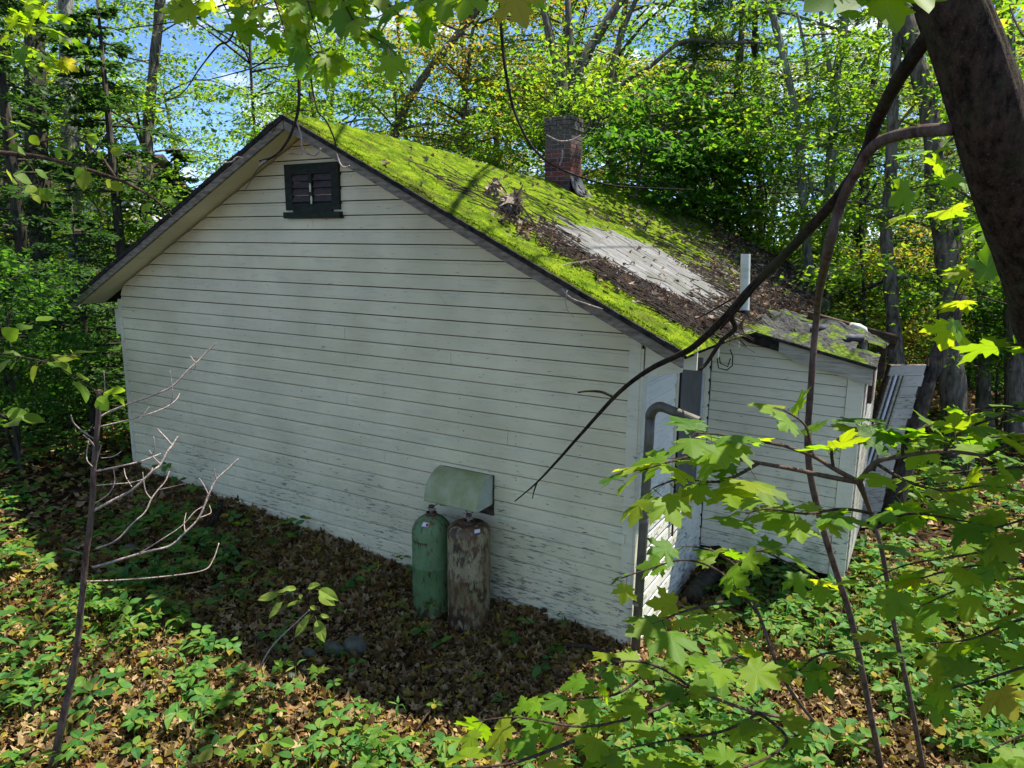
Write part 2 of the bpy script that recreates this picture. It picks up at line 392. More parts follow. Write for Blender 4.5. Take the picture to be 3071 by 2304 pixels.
gw = Geo(); ZR = 1.60                                   # the sheathing behind the gable boards
gw.add([(WALLX, .012, -3.1), (0, .012, -3.1), (0, .012, ZR - EAVEH * 3.44), (RIDGE, .012, ZR), (WALLX, .012, ZR - EAVEH * 3.44),
        (WALLX, .10, -3.1), (0, .10, -3.1), (0, .10, ZR - EAVEH * 3.44), (RIDGE, .10, ZR), (WALLX, .10, ZR - EAVEH * 3.44)],
       [(0, 1, 2, 3, 4), (9, 8, 7, 6, 5), (0, 5, 6, 1), (1, 6, 7, 2), (2, 7, 8, 3), (3, 8, 9, 4), (4, 9, 5, 0)])
gable = gw.obj('gable_wall', M_DARK, cabin)
rj = random.Random(3)
for k in range(-12, 22):
    zb, zt = -E_ * (k + 1), -E_ * k
    def ext(z):
        w = min(3.40, max(.02, (1.625 - z) / EAVEH)); return RIDGE - w, RIDGE + w
    a, b = ext(zb); c, d = ext(zt)
    cuts = [0, 1]
    if b - a > 3: cuts = [0] + sorted(rj.sample([.18, .27, .38, .49, .55, .62, .74, .83], rj.choice([1, 1, 2]))) + [1]
    for q0, q1 in zip(cuts[:-1], cuts[1:]):
        gp = Geo(); e0 = .0012 if q0 > 0 else 0; e1 = .0012 if q1 < 1 else 0
        t = rj.uniform(-.0012, .0012)
        board_profile(gp, a + (b - a) * q0 + e0, a + (b - a) * q1 - e1, c + (d - c) * q0 + e0, c + (d - c) * q1 - e1, zb, zt, t)
        gp.obj('board', M_SIDE, gable)
g = Geo()
for k in range(-11, 21):
    for col in np.arange(-6.6, -.1, .61):
        for off in (.028, .100):
            x_ = col + RNG.normal(0, .006); z_ = -E_ * (k + 1) + off + RNG.normal(0, .003)
            if z_ > 1.5 - EAVEH * abs(x_ - RIDGE) or RNG.random() < .35: continue
            r_ = RNG.uniform(.0025, .005); g.add([(x_ + r_ * math.cos(a), -.0245, z_ + r_ * 1.2 * math.sin(a)) for a in np.arange(6) * 1.047], [(0, 1, 2, 3, 4, 5)])
g.obj('nail_heads', M_ROT, gable, kind='stuff')
for x0, x1 in ((-.078, .018), (WALLX - .018, WALLX + .045)):
    gp = Geo(); gp.box(x0, x1, -.034, .004, -3.0, -.17); gp.obj('corner_board', M_TRIM, cabin)
gp = Geo(); gp.box(.0185, .040, -.030, .085, -3.0, -.24); gp.obj('corner_board', M_TRIM, cabin)
gp = Geo(); gp.box(-.19, -.05, -.045, -.023, -1.885, -1.80); gp.obj('wall_block', M_TRIM, cabin, label='small flaking block of wood by the right corner')

# side wall with its boards, window
WY0, WY1, WZ0, WZ1 = .96, 1.80, -1.965, -.50
sw = Geo(); sw.box(-.10, .008, .09, 9.0, -3.1, -.24); side = sw.obj('side_wall', M_SIDE2, cabin)
lw = Geo(); lw.box(WALLX - .008, WALLX + .1, .10, 9.0, -3.1, -.24); lw.box(WALLX + .1, -.1, 8.9, 9, -3.1, -.3); lw.obj('rear_walls', M_SIDE, cabin)
for k in range(1, 22):
    zb, zt = -E_ * (k + 1), -E_ * k
    segs = [(.085, 2.06)] if (zt < WZ0 - .02 or zb > WZ1 + .04) else [(.085, WY0 - .075), (WY1 + .07, 2.06)]
    for s0, s1 in segs:
        gp = Geo(); board_profile(gp, s0, s1, s0, s1, zb, zt, 0)
        v = gp.v[0].copy(); gp.v[0] = np.stack([-v[:, 1] + .006, v[:, 0], v[:, 2]], 1)
        gp.obj('board', M_SIDE2, side)
win = Geo()
for y0, y1, z0, z1 in ((WY0 - .075, WY0, WZ0, WZ1), (WY1, WY1 + .07, WZ0, WZ1), (WY0 - .075, WY1 + .07, WZ1, WZ1 + .05), (WY0 - .06, WY1 + .06, WZ0 - .035, WZ0)):
    win.box(.01, .045, y0, y1, z0, z1)
window = win.obj('window', M_TRIM, cabin)
gp = Geo(); gp.box(.012, .02, WY0, WY1, WZ0, WZ1); gp.obj('screen', M_SCREEN, window)
for y0, y1 in ((WY0 + .002, WY0 + .028), (WY1 - .028, WY1 - .002)):
    gp = Geo(); gp.box(.0205, .034, y0, y1, WZ0, WZ1); gp.obj('screen_frame', M_ALU, window)
gp = Geo(); gp.box(.046, .062, WY0 - .03, WY0 - .016, WZ0 - .18, WZ1); gp.obj('dark_strip', M_DARK, window)

# roof: deck, soffit, rakes, edge layers
rf = Geo(); ys = np.linspace(-.36, 9.0, 50)
def deck(xa, xb, off):
    V = []; F = []
    for y in ys: V += [(xa, y, float(RZ(xa, y)) - off), (xb, y, float(RZ(xb, y)) - off)]
    for i in range(len(ys) - 1): F.append((2 * i, 2 * i + 1, 2 * i + 3, 2 * i + 2))
    return V, F
for xa, xb in ((RIDGE, .47), (RIDGE, WALLX - .47)):
    for off in (.035, .075): rf.add(*deck(xa, xb, off))
roof = rf.obj('roof', M_FELT, cabin)
def slope_strip(x0, x1, y0, y1, top, bot, n=14, jit=0):
    g = Geo()
    xs = np.linspace(x0, x1, n)
    for a, b in zip(xs[:-1], xs[1:]):
        za, zb = float(RZ(a, y0)), float(RZ(b, y0)); j = jit * RNG.random(4)
        g.hexa([(a, y0, za - bot), (b, y0, zb - bot), (b, y1, zb - bot), (a, y1, za - bot), (a, y0 - j[0], za - top), (b, y0 - j[0], zb - top), (b, y1, zb - top), (a, y1, za - top)])
    return g
for x0, x1, n in ((RIDGE + .006, .455, 'r'), (WALLX - .455, RIDGE - .006, 'l')):
    slope_strip(x0, x1, -.375, -.345, .068, .150).obj('rake_board', M_GREY, roof)
    slope_strip(x0, x1, -.388, -.345, .022, .067, 60, .014).obj('shingle_edge', M_FELT, roof)
# soffit boards under the rake, painted
for x0, x1 in ((RIDGE, .30), (WALLX - .44, RIDGE)):
    nseg = 26; xs = np.linspace(x0, x1, nseg)
    for a, b in zip(xs[:-1], xs[1:]):
        g = Geo(); za, zb = float(RZ(a, 0)) - .078, float(RZ(b, 0)) - .078
        a2, b2 = a + .002, b - .002
        g.hexa([(a2, -.344, za - .012), (b2, -.344, zb - .012), (b2, .05, zb - .012), (a2, .05, za - .012), (a2, -.344, za), (b2, -.344, zb), (b2, .05, zb), (a2, .05, za)])
        g.obj('soffit_board', M_TRIM, roof)
g = Geo(); g.box(WALLX - .14, WALLX - .02, -.01, .03, -.62, -.30); g.obj('rafter_tail', M_TRIM, cabin)
g = Geo(); g.hexa([(.05, -.02, -.46), (.34, -.02, -.40), (.34, .03, -.40), (.05, .03, -.46), (.05, -.02, -.20), (.34, -.02, -.25), (.34, .03, -.25), (.05, .03, -.20)]); g.obj('rafter_tail', M_TRIM, cabin)
for yy in (.75, 1.5):
    g = Geo(); g.hexa([(.05, yy, -.40), (.42, yy, -.38), (.42, yy + .05, -.38), (.05, yy + .05, -.40), (.05, yy, -.20), (.42, yy, -.27), (.42, yy + .05, -.27), (.05, yy + .05, -.20)]); g.obj('rafter_tail', M_TRIM, cabin)
p = on(1492, 770, 'y', -.10); g = Geo(); g.box(p[0] - .05, p[0] + .055, -.12, -.10, p[2] - .10, p[2] + .10); g.obj('eave_block', M_TRIM, cabin)

# shingles laid bare in the middle of the slope
BARE = np.array([(-1.62, 2.0), (-1.62, 3.2), (-1.35, 3.9), (-.95, 3.9), (-.37, 3.4), (.05, 3.0), (.12, 1.3), (-.15, .95), (-.5, .85), (-.85, .78), (-1.2, .85), (-1.38, 1.4)])
def bare(x, y):
    x = np.asarray(x, float); y = np.asarray(y, float); d = np.full(np.broadcast(x, y).shape, 9.0); ins = np.zeros(d.shape, bool)
    for (ax, ay), (bx, by) in zip(BARE, np.roll(BARE, -1, 0)):
        ex, ey = bx - ax, by - ay; t = np.clip(((x - ax) * ex + (y - ay) * ey) / (ex * ex + ey * ey), 0, 1)
        d = np.minimum(d, np.hypot(x - ax - t * ex, y - ay - t * ey))
        c = ((ay > y) != (by > y)) & (x < ex * (y - ay) / (ey if abs(ey) > 1e-9 else 1e-9) + ax); ins = ins ^ c
    d = np.where(ins, d, -d)
    return np.clip(d, -1, .35) + .11 * vnoise(x * .8, y, 5, 8) + .07 * vnoise(x, y, 14, 9)
sl = math.atan(EAVEH); cs, sn = math.cos(sl), math.sin(sl)
def shingle_mesh():
    g = Geo(); w, l = .149, .25
    v = [(-w / 2 + .035, 0), (w / 2 - .035, 0), (w / 2, .05), (w / 2, l), (-w / 2, l), (-w / 2, .05)]
    V = [(y, x, -.004) for x, y in v] + [(y, x, .008) for x, y in v]
    V = [(-(a), b, c) for a, b, c in V]
    n = 6; g.add(V, [tuple(range(n)), tuple(range(2 * n - 1, n - 1, -1))] + [(i, (i + 1) % n, n + (i + 1) % n, n + i)[::-1] for i in range(n)])
    return g.mesh('shingle', M_SHIN)
shm = shingle_mesh(); cnt = 0; rest = Geo(); sv = np.array([v.co[:] for v in shm.vertices]); sf = [tuple(p.vertices) for p in shm.polygons]
for row in range(0, 27):
    s_ = .06 + row * .125; x = .47 - s_ * cs
    if x < -2.6: break
    for c in range(0, 26):
        y = .45 + c * .151 + (row % 2) * .0755
        if bare(x, y) < -.16: continue
        dz = float(RZ(x, y)); slope_y = float(RZ(x, y + .05) - RZ(x, y - .05)) / .1
        R = Matrix.Rotation(sl + .03 + random.uniform(-.012, .012), 4, 'Y') @ Matrix.Rotation(slope_y, 4, 'X')
        m = Matrix.Translation((x, y, dz - .030 + .004 * (row % 2) + random.uniform(0, .003))) @ R @ Matrix.Rotation(random.uniform(-.02, .02), 4, 'Z')
        if cnt < 296: link('shingle', shm, roof, mat=m); cnt += 1
        else: rest.add([m @ Vector(q) for q in sv], sf)
if rest.v: rest.obj('shingle_field', M_SHIN, roof, kind='stuff')

# moss blanket: real relief that dives below the shingles where the roof is bare
mx = np.concatenate([np.arange(-3.6, .50, .022)]); my = np.concatenate([np.arange(-.385, 3.2, .022), np.arange(3.2, 9.02, .045)])
MX, MY = np.meshgrid(mx, my, indexing='ij')
def moss_h(x, y):
    lump = .5 + .5 * vnoise(x, y * 1.0, 9, 1); fine = vnoise(x, y, 31, 2); fine2 = vnoise(x, y, 70, 3)
    h = .020 + .022 * lump + .007 * fine + .004 * fine2
    h = h - .030 * np.clip(vnoise(x * .45, y * 1.5, 4.5, 61) - .25, 0, 1) * (1 + .6 * (x > -2.2)) - .018 * np.clip(vnoise(x * .7, y * 1.3, 11, 62) - .15, 0, 1)
    h = h - .55 * np.clip(bare(x, y) + .04, 0, .4)
    thin = np.clip((x + 1.9) / 1.4, 0, 1) * np.clip((y - .35) / .5, 0, 1)
    h = h - .044 * thin * (.72 + .75 * vnoise(x * .55, y * 1.6, 5, 6))
    far = np.clip((y - 3.4) / 1.5, 0, 1) * np.clip((x + 3.1) / 1.0, 0, 1)
    h = h - .030 * far * (.42 + .8 * vnoise(x * .5, y * 1.5, 4, 7))
    return np.clip(h, -.06, .08)
HM = moss_h(MX, MY)
edge = np.clip((MY + .385) / .05, 0, 1); HM = HM * edge - .012 * (1 - edge)
ee = np.clip((.50 - MX) / .06, 0, 1); HM = HM * ee - .012 * (1 - ee)
MZ = RZ(MX, MY) - .026 + HM
# over the ridge
over = MX < RIDGE; MZ = np.where(over, 1.765 + sag(MY) - .026 + HM - .9 * (RIDGE - MX), MZ)
g = Geo(); nx, ny = MX.shape; I = (np.arange(nx - 1)[:, None] * ny + np.arange(ny - 1)[None]).ravel()
g.add(np.stack([MX, MY, MZ], -1).reshape(-1, 3), np.stack([I, I + ny, I + ny + 1, I + 1], 1))
g.obj('moss', M_MOSS, roof, smooth=True, kind='stuff')
M_FELTG = plain('gravelly roof felt', (.045, .043, .036), (.13, .125, .11), 30, bump=.6, lo=.4, hi=.6)
g = Geo(); V, F = deck(RIDGE + .05, .48, .030); g.add(V, F); g.obj('roof_felt', M_FELTG, roof)
# moss blades that break the smooth outline
def blades(n, xr, yr, size):
    x = RNG.uniform(*xr, n); y = yr[0] + (yr[1] - yr[0]) * RNG.random(n) ** 1.6
    h = moss_h(x, y); k = (h > .008) & (y > -.36) & (x < .44); x, y, h = x[k], y[k], h[k]; n = len(x)
    b = np.stack([x, y, RZ(x, y) - .026 + h - .006], 1)
    a = RNG.random(n) * 6.283; w = size * .45
    d = np.stack([np.cos(a) * w, np.sin(a) * w, np.zeros(n)], 1)
    tip = b + np.stack([RNG.normal(0, size * .5, n), RNG.normal(0, size * .5, n), size * (.6 + .8 * RNG.random(n))], 1)
    V = np.stack([b - d, b + d, tip], 1).reshape(-1, 3); g = Geo(); g.add(V, np.arange(3 * n).reshape(-1, 3)); return g
blades(70000, (-3.44, .46), (-.36, 5.0), .010).obj('moss_blades', M_MOSS, roof, kind='stuff')

# gable vent
vt = Geo(); vx0, vx1, vz0, vz1 = -3.815, -3.085, .80, 1.315
for a, b, c, d in ((vx0, vx1, vz1 - .10, vz1), (vx0, vx0 + .10, vz0 + .07, vz1 - .10), (vx1 - .10, vx1, vz0 + .07, vz1 - .10), (vx0 + .1, vx1 - .1, vz0 + .05, vz0 + .13)):
    vt.box(a, b, -.05, -.004, c, d)
vt.box(vx0 + .1, vx1 - .1, -.024, -.0225, vz0 + .13, vz1 - .1)
vent = vt.obj('gable_vent', M_VENT, cabin)
g = Geo(); g.box(vx0 - .015, vx1 + .02, -.075, -.004, vz0 - .01, vz0 + .05); g.obj('sill', M_VENT, vent)
g = Geo(); g.box((vx0 + vx1) / 2 - .02, (vx0 + vx1) / 2 + .02, -.062, -.045, vz0 + .13, vz1 - .10); g.obj('mullion', M_VENT, vent)
for i in range(4):
    z = vz0 + .15 + i * .067
    g = Geo(); g.hexa([(vx0 + .10, -.052, z), (vx1 - .10, -.052, z), (vx1 - .10, -.047, z), (vx0 + .1, -.047, z), (vx0 + .10, -.028, z + .060), (vx1 - .10, -.028, z + .060), (vx1 - .10, -.023, z + .060), (vx0 + .1, -.023, z + .060)])
    g.obj('slat', M_SLAT, vent)
for z0, z1, dx in ((vz0 + .24, vz0 + .325, 0), (vz0 + .125, vz0 + .205, .01)):
    cx = (vx0 + vx1) / 2 + dx; g = Geo()
    q = [(-.010, 0), (.008, .005), (.014, .5), (.010, .95), (-.006, 1), (-.013, .6), (-.009, .3)]
    v = [(cx + a, -.063, z0 + b * (z1 - z0)) for a, b in q] + [(cx + a, -.0655, z0 + b * (z1 - z0)) for a, b in q]
    n = len(q); g.add(v, [tuple(range(n)), tuple(range(2 * n - 1, n - 1, -1))] + [(i, (i + 1) % n, n + (i + 1) % n, n + i) for i in range(n)])
    g.obj('paint_flake', M_FLAKE, vent)

# chimney of single bricks
CX0, CX1, CY0, CY1 = -3.52, -3.08, 5.0, 5.42
ch = Geo(); ch.box(CX0 + .008, CX1 - .008, CY0 + .008, CY1 - .008, .9, 2.44); chim = ch.obj('chimney', M_MORTAR, cabin)
def brick_mesh(l, w, h):
    g = Geo(); c = .004
    V = []
    for z, i in ((-h / 2, c), (-h / 2 + c, 0), (h / 2 - c, 0), (h / 2, c)):
        V += [(-l / 2 + i, -w / 2 + i, z), (l / 2 - i, -w / 2 + i, z), (l / 2 - i, w / 2 - i, z), (-l / 2 + i, w / 2 - i, z)]
    F = [(3, 2, 1, 0), (12, 13, 14, 15)]
    for r in range(3):
        for k in range(4): F.append((r * 4 + k, r * 4 + (k + 1) % 4, r * 4 + 4 + (k + 1) % 4, r * 4 + 4 + k))
    g.add(V, F); return g.mesh('brick', M_BRICK)
bm_s = brick_mesh(.205, .10, .057); bm_h = brick_mesh(.10, .10, .057)
zc = 1.12; row = 0
while zc < 2.44:
    top = zc > 2.27; o_ = .022 if top else 0; ex = random.uniform
    for face in range(4):
        fx = face % 2 == 0; L = (CX1 - CX0 if fx else CY1 - CY0) + 2 * o_
        xs = [.1025, .3175] if (row + face) % 2 == 0 else [.05, .21, .37]
        for xi, u in enumerate(xs):
            half = len(xs) == 3 and xi != 1
            if top and random.random() < .12: continue
            u = u * L / .42
            if fx: px, py = CX0 - o_ + u, (CY0 + .05 - o_ if face == 0 else CY1 - .05 + o_); rz = 0
            else: px, py = (CX1 - .05 + o_ if face == 1 else CX0 + .05 - o_), CY0 - o_ + u; rz = math.pi / 2
            m = Matrix.Translation((px + ex(-.003, .003), py + ex(-.003, .003), zc + .0285 + ex(-.002, .002))) @ Matrix.Rotation(rz + ex(-.015, .015), 4, 'Z')
            link('brick', bm_h if half else bm_s, chim, mat=m)
    zc += .068; row += 1
g = Geo(); Rr = .25
capv = []
for i in range(14):
    a = i / 14 * 6.283; capv.append((-3.3 + .17 * math.cos(a) * (1 + .2 * random.random()), 5.21 + .17 * math.sin(a) * (1 + .2 * random.random()), 2.43 + .03 * random.random()))
g.add(capv + [(-3.3, 5.21, 2.49)] + [(x, y, 2.39) for x, y, z in capv], [(i, (i + 1) % 14, 14) for i in range(14)] + [(15 + i, 15 + (i + 1) % 14, (i + 1) % 14, i) for i in range(14)])
g.obj('mortar_cap', M_MORTAR, chim)
g = Geo(); V = []; F = []
for i, t in enumerate(np.linspace(0, 1, 7)):
    x = CX1 + .006 + .20 * t ** 1.3; z = float(RZ(x, 5.2)) + .19 * (1 - t) ** 1.8 + .012
    V += [(x, CY0 - .01 - .05 * t, z), (x, CY1 + .01 + .04 * t, z), (x, CY0 - .01 - .05 * t, z - .012), (x, CY1 + .01 + .04 * t, z - .012)]
for i in range(6): F += [(4 * i, 4 * i + 4, 4 * i + 5, 4 * i + 1), (4 * i + 2, 4 * i + 3, 4 * i + 7, 4 * i + 6), (4 * i, 4 * i + 2, 4 * i + 6, 4 * i + 4), (4 * i + 1, 4 * i + 5, 4 * i + 7, 4 * i + 3)]
g.add(V, F); g.hexa([(CX0 - .01, CY0 - .10, 1.33), (CX1 + .01, CY0 - .10, 1.25), (CX1 + .01, CY0 - .004, 1.30), (CX0 - .01, CY0 - .004, 1.38), (CX0 - .01, CY0 - .02, 1.50), (CX1 + .01, CY0 - .02, 1.44), (CX1 + .01, CY0 - .005, 1.44), (CX0 - .01, CY0 - .005, 1.50)])
g.obj('flashing', M_FLASH, chim, smooth=True)

# flue pipe at the corner
px_, py_ = .135, -.085
g = Geo(); pts = [(px_ - .035, py_, -2.9), (px_ - .018, py_, -2.0), (px_, py_, -.92)]
pts = [np.array(q) for q in pts]
g.tube([pts[0], pts[1], pts[2], (px_, py_, -.77)], .038, 14)
flue = g.obj('flue_pipe', M_PIPE, cabin, smooth=True)
g = Geo(); arc = [(px_ + .085 * (1 - math.cos(a)), py_, -.77 + .10 * math.sin(a)) for a in np.linspace(0, 1.75, 8)]
g.tube(arc, .040, 14); g.obj('elbow', M_PIPE, flue, smooth=True)
g = Geo(); e = np.array(arc[-1]); dr = np.array([.97, -.06, -.24]); tip = e + dr * .30
n_ = 16; a1 = nrm(np.cross(dr, [0, 0, 1])); a2 = np.cross(a1, dr)
V = []
for c, r in ((e, .037), (tip, .037), (tip, .031), (e + dr * .08, .031)):
    for k in range(n_): th = 6.283 * k / n_; V.append(c + r * (math.cos(th) * a1 + math.sin(th) * a2))
F = [(i * n_ + k, i * n_ + (k + 1) % n_, (i + 1) * n_ + (k + 1) % n_, (i + 1) * n_ + k) for i in range(3) for k in range(n_)] + [tuple(3 * n_ + k for k in range(n_))]
g.add(V, F); g.obj('spout', M_PIPE, flue, smooth=False)
for z in (-1.62, -2.35):
    g = Geo(); g.lathe([(.038, z - .014), (.0415, z - .014), (.0415, z + .014), (.038, z + .014)], px_ - .012 - .02 * (z < -2), py_, 14); g.box(px_ - .075, px_ - .03, py_ - .004, py_ + .05, z - .012, z + .012); g.obj('pipe_strap', M_GREY, flue)
for z in (-1.13,):
    g = Geo(); g.lathe([(.037, z - .012), (.047, z - .010), (.047, z + .010), (.037, z + .012)], px_ + .005, py_, 14); g.obj('pipe_collar', M_PIPE, flue)

# metal hood over the gas valves
M_HOOD = plain('algae stained white metal', (.38, .39, .22), (.24, .27, .095), 7, (1, 1, .5), .6, .2, lo=.32, hi=.68)
M_HOODE = plain('hood end metal', (.50, .53, .46), (.34, .40, .28), 5, rough=.6)
hx0, hx1 = -1.935, -1.345; prof = []
for i in range(13):
    a = i / 12 * math.pi / 2; prof.append((-.022 - .27 * math.sin(a), -1.79 + .275 * math.cos(a)))
V = [(hx0, y, z) for y, z in prof] + [(hx1, y, z) for y, z in prof]; n = len(prof)
V += [(hx0, y * .985, z - .004) for y, z in prof] + [(hx1, y * .985, z - .004) for y, z in prof]
g = Geo(); g.add(V, [(i, i + 1, n + i + 1, n + i) for i in range(n - 1)] + [(2 * n + i, 3 * n + i, 3 * n + i + 1, 2 * n + i + 1) for i in range(n - 1)] + [(n - 1, 2 * n - 1, 4 * n - 1, 3 * n - 1)])
hood = g.obj('valve_hood', M_HOOD, cabin, smooth=True, label='curved white metal hood stained green with algae')
for x in (hx0, hx1 - .004):
    g = Geo(); v = [(x, y, z) for y, z in prof] + [(x, -.022, -1.79)]; v2 = [(x + .004, y, z) for _, y, z in v]; m = len(v)
    g.add(v + v2, [tuple(range(m)), tuple(range(2 * m - 1, m - 1, -1))] + [(i, (i + 1) % m, m + (i + 1) % m, m + i) for i in range(m)]); g.obj('hood_end', M_HOODE, hood)
g = Geo(); g.box(hx0 + .04, hx1 + .012, -.036, -.022, -1.90, -1.515); g.obj('hood_backboard', M_ROT, hood)
for x_ in (-1.845, -1.43):
    g = Geo(); g.lathe([(0, -1.835), (.026, -1.835), (.026, -1.815), (.014, -1.81), (0, -1.808)], x_, -.30, 10); g.obj('valve_knob', M_ROT, hood)
M_COP = plain('tarnished copper tube', (.06, .045, .03), (.13, .09, .06), 20, rough=.5)
for x_, s1 in ((-1.845, 1), (-1.43, -1)):
    g = Geo(); g.tube(smooth([(x_, -.295, -1.85), (x_ + .05 * s1, -.27, -1.80), (x_ + .10 * s1, -.20, -1.83), (x_ + .15 * s1, -.12, -1.78), (-1.63, -.09, -1.70)], 5), .006, 6); g.obj('copper_tube', M_COP, hood)
g = Geo(); g.lathe([(0, -1.74), (.05, -1.735), (.062, -1.72), (.062, -1.705), (.045, -1.69), (0, -1.685)], -1.63, -.10, 16); g.obj('regulator', M_GREY, hood)
g = Geo(); g.tube([(-1.80, -.22, -1.83), (-1.74, -.2, -1.77), (-1.62, -.12, -1.75), (-1.5, -.17, -1.76), (-1.44, -.22, -1.83)], .012, 6); g.obj('valve_tubes', M_GREY, hood)

# ------------------------------------------------------------------ extension (lean-to) on the right
EX1, EY, BE = 1.47, 2.07, .1015
def ell_roof_z(x): return -.245 - .165 * (x - .1)
el = Geo(); el.add([(.0, EY + .012, -2.72), (EX1, EY + .012, -2.60), (EX1, EY + .012, ell_roof_z(EX1) - .02), (0, EY + .012, ell_roof_z(0) - .02), (.0, EY + .08, -2.72), (EX1, EY + .08, -2.60), (EX1, EY + .08, ell_roof_z(EX1) - .02), (0, EY + .08, ell_roof_z(0) - .02)],
       [(0, 1, 2, 3), (7, 6, 5, 4), (0, 4, 5, 1), (3, 2, 6, 7), (1, 5, 6, 2), (0, 3, 7, 4)])
ell = el.obj('extension_wall', M_DARK, cabin)
for k in range(24):
    zt = -.32 - BE * k; zb = zt - BE
    if zb < -2.72: break
    g = Geo(); xr = 1.33; last = zb < -2.60
    f = -.24 if k < 3 else 0
    xl = .035 + random.uniform(0, .006)
    drop = .028                                   # the extension has settled to the right
    hi = ell_roof_z(xr) - .02
    V = []; x1 = xr
    if zt - drop > hi: x1 = max(.3, .1 + (-.265 - (zt - drop * .5)) / .165)
    y0 = EY - .018 + random.uniform(-.002, .002)
    n = 2; xs = np.linspace(xl, x1, 14 if last else 3); low = [zb - drop * (x / xr) + .003 + (random.uniform(0, .06) if last else 0) for x in xs]; up = [zt - drop * (x / xr) - .003 for x in xs]
    for i in range(len(xs) - 1): g.hexa([(xs[i], y0, low[i]), (xs[i + 1], y0, low[i + 1]), (xs[i + 1], EY, low[i + 1]), (xs[i], EY, low[i]), (xs[i], y0, up[i]), (xs[i + 1], y0, up[i + 1]), (xs[i + 1], EY, up[i + 1]), (xs[i], EY, up[i])])
    g.obj('board', M_ELL, ell)
g = Geo(); g.box(1.335, EX1 + .01, EY - .034, EY + .002, -2.78, ell_roof_z(1.4) - .05); g.obj('corner_board', M_ELL, ell)
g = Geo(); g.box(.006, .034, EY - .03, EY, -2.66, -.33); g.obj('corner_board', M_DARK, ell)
# right-hand wall of the extension, seen edge-on, then the part that leans outwards
rw = Geo(); rw.box(EX1 - .06, EX1 + .004, EY + .02, 3.6, -2.7, -.62); rwall = rw.obj('extension_side_wall', M_DARK, cabin)
M_OLDW = siding_mat('old peeling siding', (.50, .47, .37), (.33, .30, .23), -1.0, .6, .3)
for k in range(20):
    zt = -.60 - BE * k; g = Geo(); g.box(EX1 + .005, EX1 + .025, EY + .03, 3.6, zt - BE + .004, zt); g.obj('board', M_OLDW, rwall)
lean = Geo(); Lp0, Lp1 = np.array([1.26, 4.0, -2.8]), np.array([1.75, 4.35, -2.8]); tdir = nrm(Lp1 - Lp0); ndir = np.array([tdir[1], -tdir[0], 0]); up = nrm(np.array([.17, .10, 1.0]))
def lp(u, h, o=0): return Lp0 + tdir * u + up * h + ndir * o
LH = 2.02
lean.hexa([lp(0, 0, 0), lp(.46, 0, 0), lp(.46, 0, -.06), lp(0, 0, -.06), lp(0, LH, 0), lp(.46, LH, 0), lp(.46, LH, -.06), lp(0, LH, -.06)])
leanw = lean.obj('leaning_wall', M_ROT, cabin, label='broken wall section leaning outwards behind the lean-to')
for k in range(15):
    h1 = LH - .135 * k; h0 = h1 - .130; g = Geo(); w = .44 + .02 * math.sin(k * 2.1)
    segs = [(.0, w)] if k < 1 or k > 9 else [(.22, w)]
    for a, b in segs:
        g.hexa([lp(a, h0, .024), lp(b, h0, .024), lp(b, h0, .002), lp(a, h0, .002), lp(a, h1, .018), lp(b, h1, .018), lp(b, h1, .002), lp(a, h1, .002)])
    g.obj('board', M_OLDW, leanw)
for a in (.02, .08, .14, .19):
    g = Geo(); g.hexa([lp(a, .75, .034), lp(a + .028, .75, .034), lp(a + .028, .75, .002), lp(a, .75, .002), lp(a, 1.90, .034), lp(a + .028, 1.90, .034), lp(a + .028, 1.90, .002), lp(a, 1.90, .002)])
    g.obj('window_trim', M_ALU if a == .08 else M_GREYB, leanw)
g = Geo(); g.hexa([lp(.03, .78, .012), lp(.20, .78, .012), lp(.20, .78, .002), lp(.03, .78, .002), lp(.03, 1.86, .012), lp(.20, 1.86, .012), lp(.20, 1.86, .002), lp(.03, 1.86, .002)]); g.obj('pane', M_GLASS, leanw)
for i in range(4):
    g = Geo(); p0 = lp(.1 + .13 * i, LH - .02, -.03); g.tube([p0, p0 + np.array([.03 * random.uniform(-1, 1), 0, .05 + .05 * random.random()])], [.02, .008], 5); g.obj('broken_stud', M_ROT, leanw)

# lean-to roof: fascia, mossy edge, sagging felt with a hole
g = Geo(); x0, x1 = .70, 1.545
def fz(x): return -.335 - .245 * (x - .70)
for a, b in zip(np.linspace(x0, x1, 7)[:-1], np.linspace(x0, x1, 7)[1:]):
    ca = .05 if a == x0 else 0
    g.hexa([(a, EY - .10, fz(a) - .165 + ca), (b, EY - .10, fz(b) - .165), (b, EY - .065, fz(b) - .165), (a, EY - .065, fz(a) - .165 + ca), (a, EY - .10, fz(a) - ca * .4), (b, EY - .10, fz(b)), (b, EY - .065, fz(b)), (a, EY - .065, fz(a) - ca * .4)])
ellroof = Geo()
exs = np.arange(.12, 1.60, .028); eys = np.arange(EY - .12, 4.4, .030); EXX, EYY = np.meshgrid(exs, eys, indexing='ij')
def erz(x, y):
    z = -.165 - .20 * (x - .2) - .03 * (y - EY)
    z = z - .16 * np.exp(-((x - .75) / .22) ** 2 - ((y - 2.75) / .28) ** 2)          # the hole
    z = z + .15 * np.exp(-((x - 1.02) / .22) ** 2 - ((y - 3.05) / .40) ** 2) + .17 * np.exp(-((x - .58) / .11) ** 2 - ((y - 3.0) / .22) ** 2) + .10 * np.exp(-((x - .42) / .10) ** 2 - ((y - 2.6) / .2) ** 2) + .08 * np.exp(-((x - 1.35) / .12) ** 2 - ((y - 3.5) / .3) ** 2)
    z = z + .04 * vnoise(x, y, 4, 11) + .015 * vnoise(x, y, 13, 12) + .006 * vnoise(x, y, 40, 13)
    k = np.clip((y - EY + .12) / .22, 0, 1); flat = -.235 - .225 * (x - .3) - 0 * y
    return flat * (1 - k) + z * k
EZZ = erz(EXX, EYY); nx, ny = EXX.shape
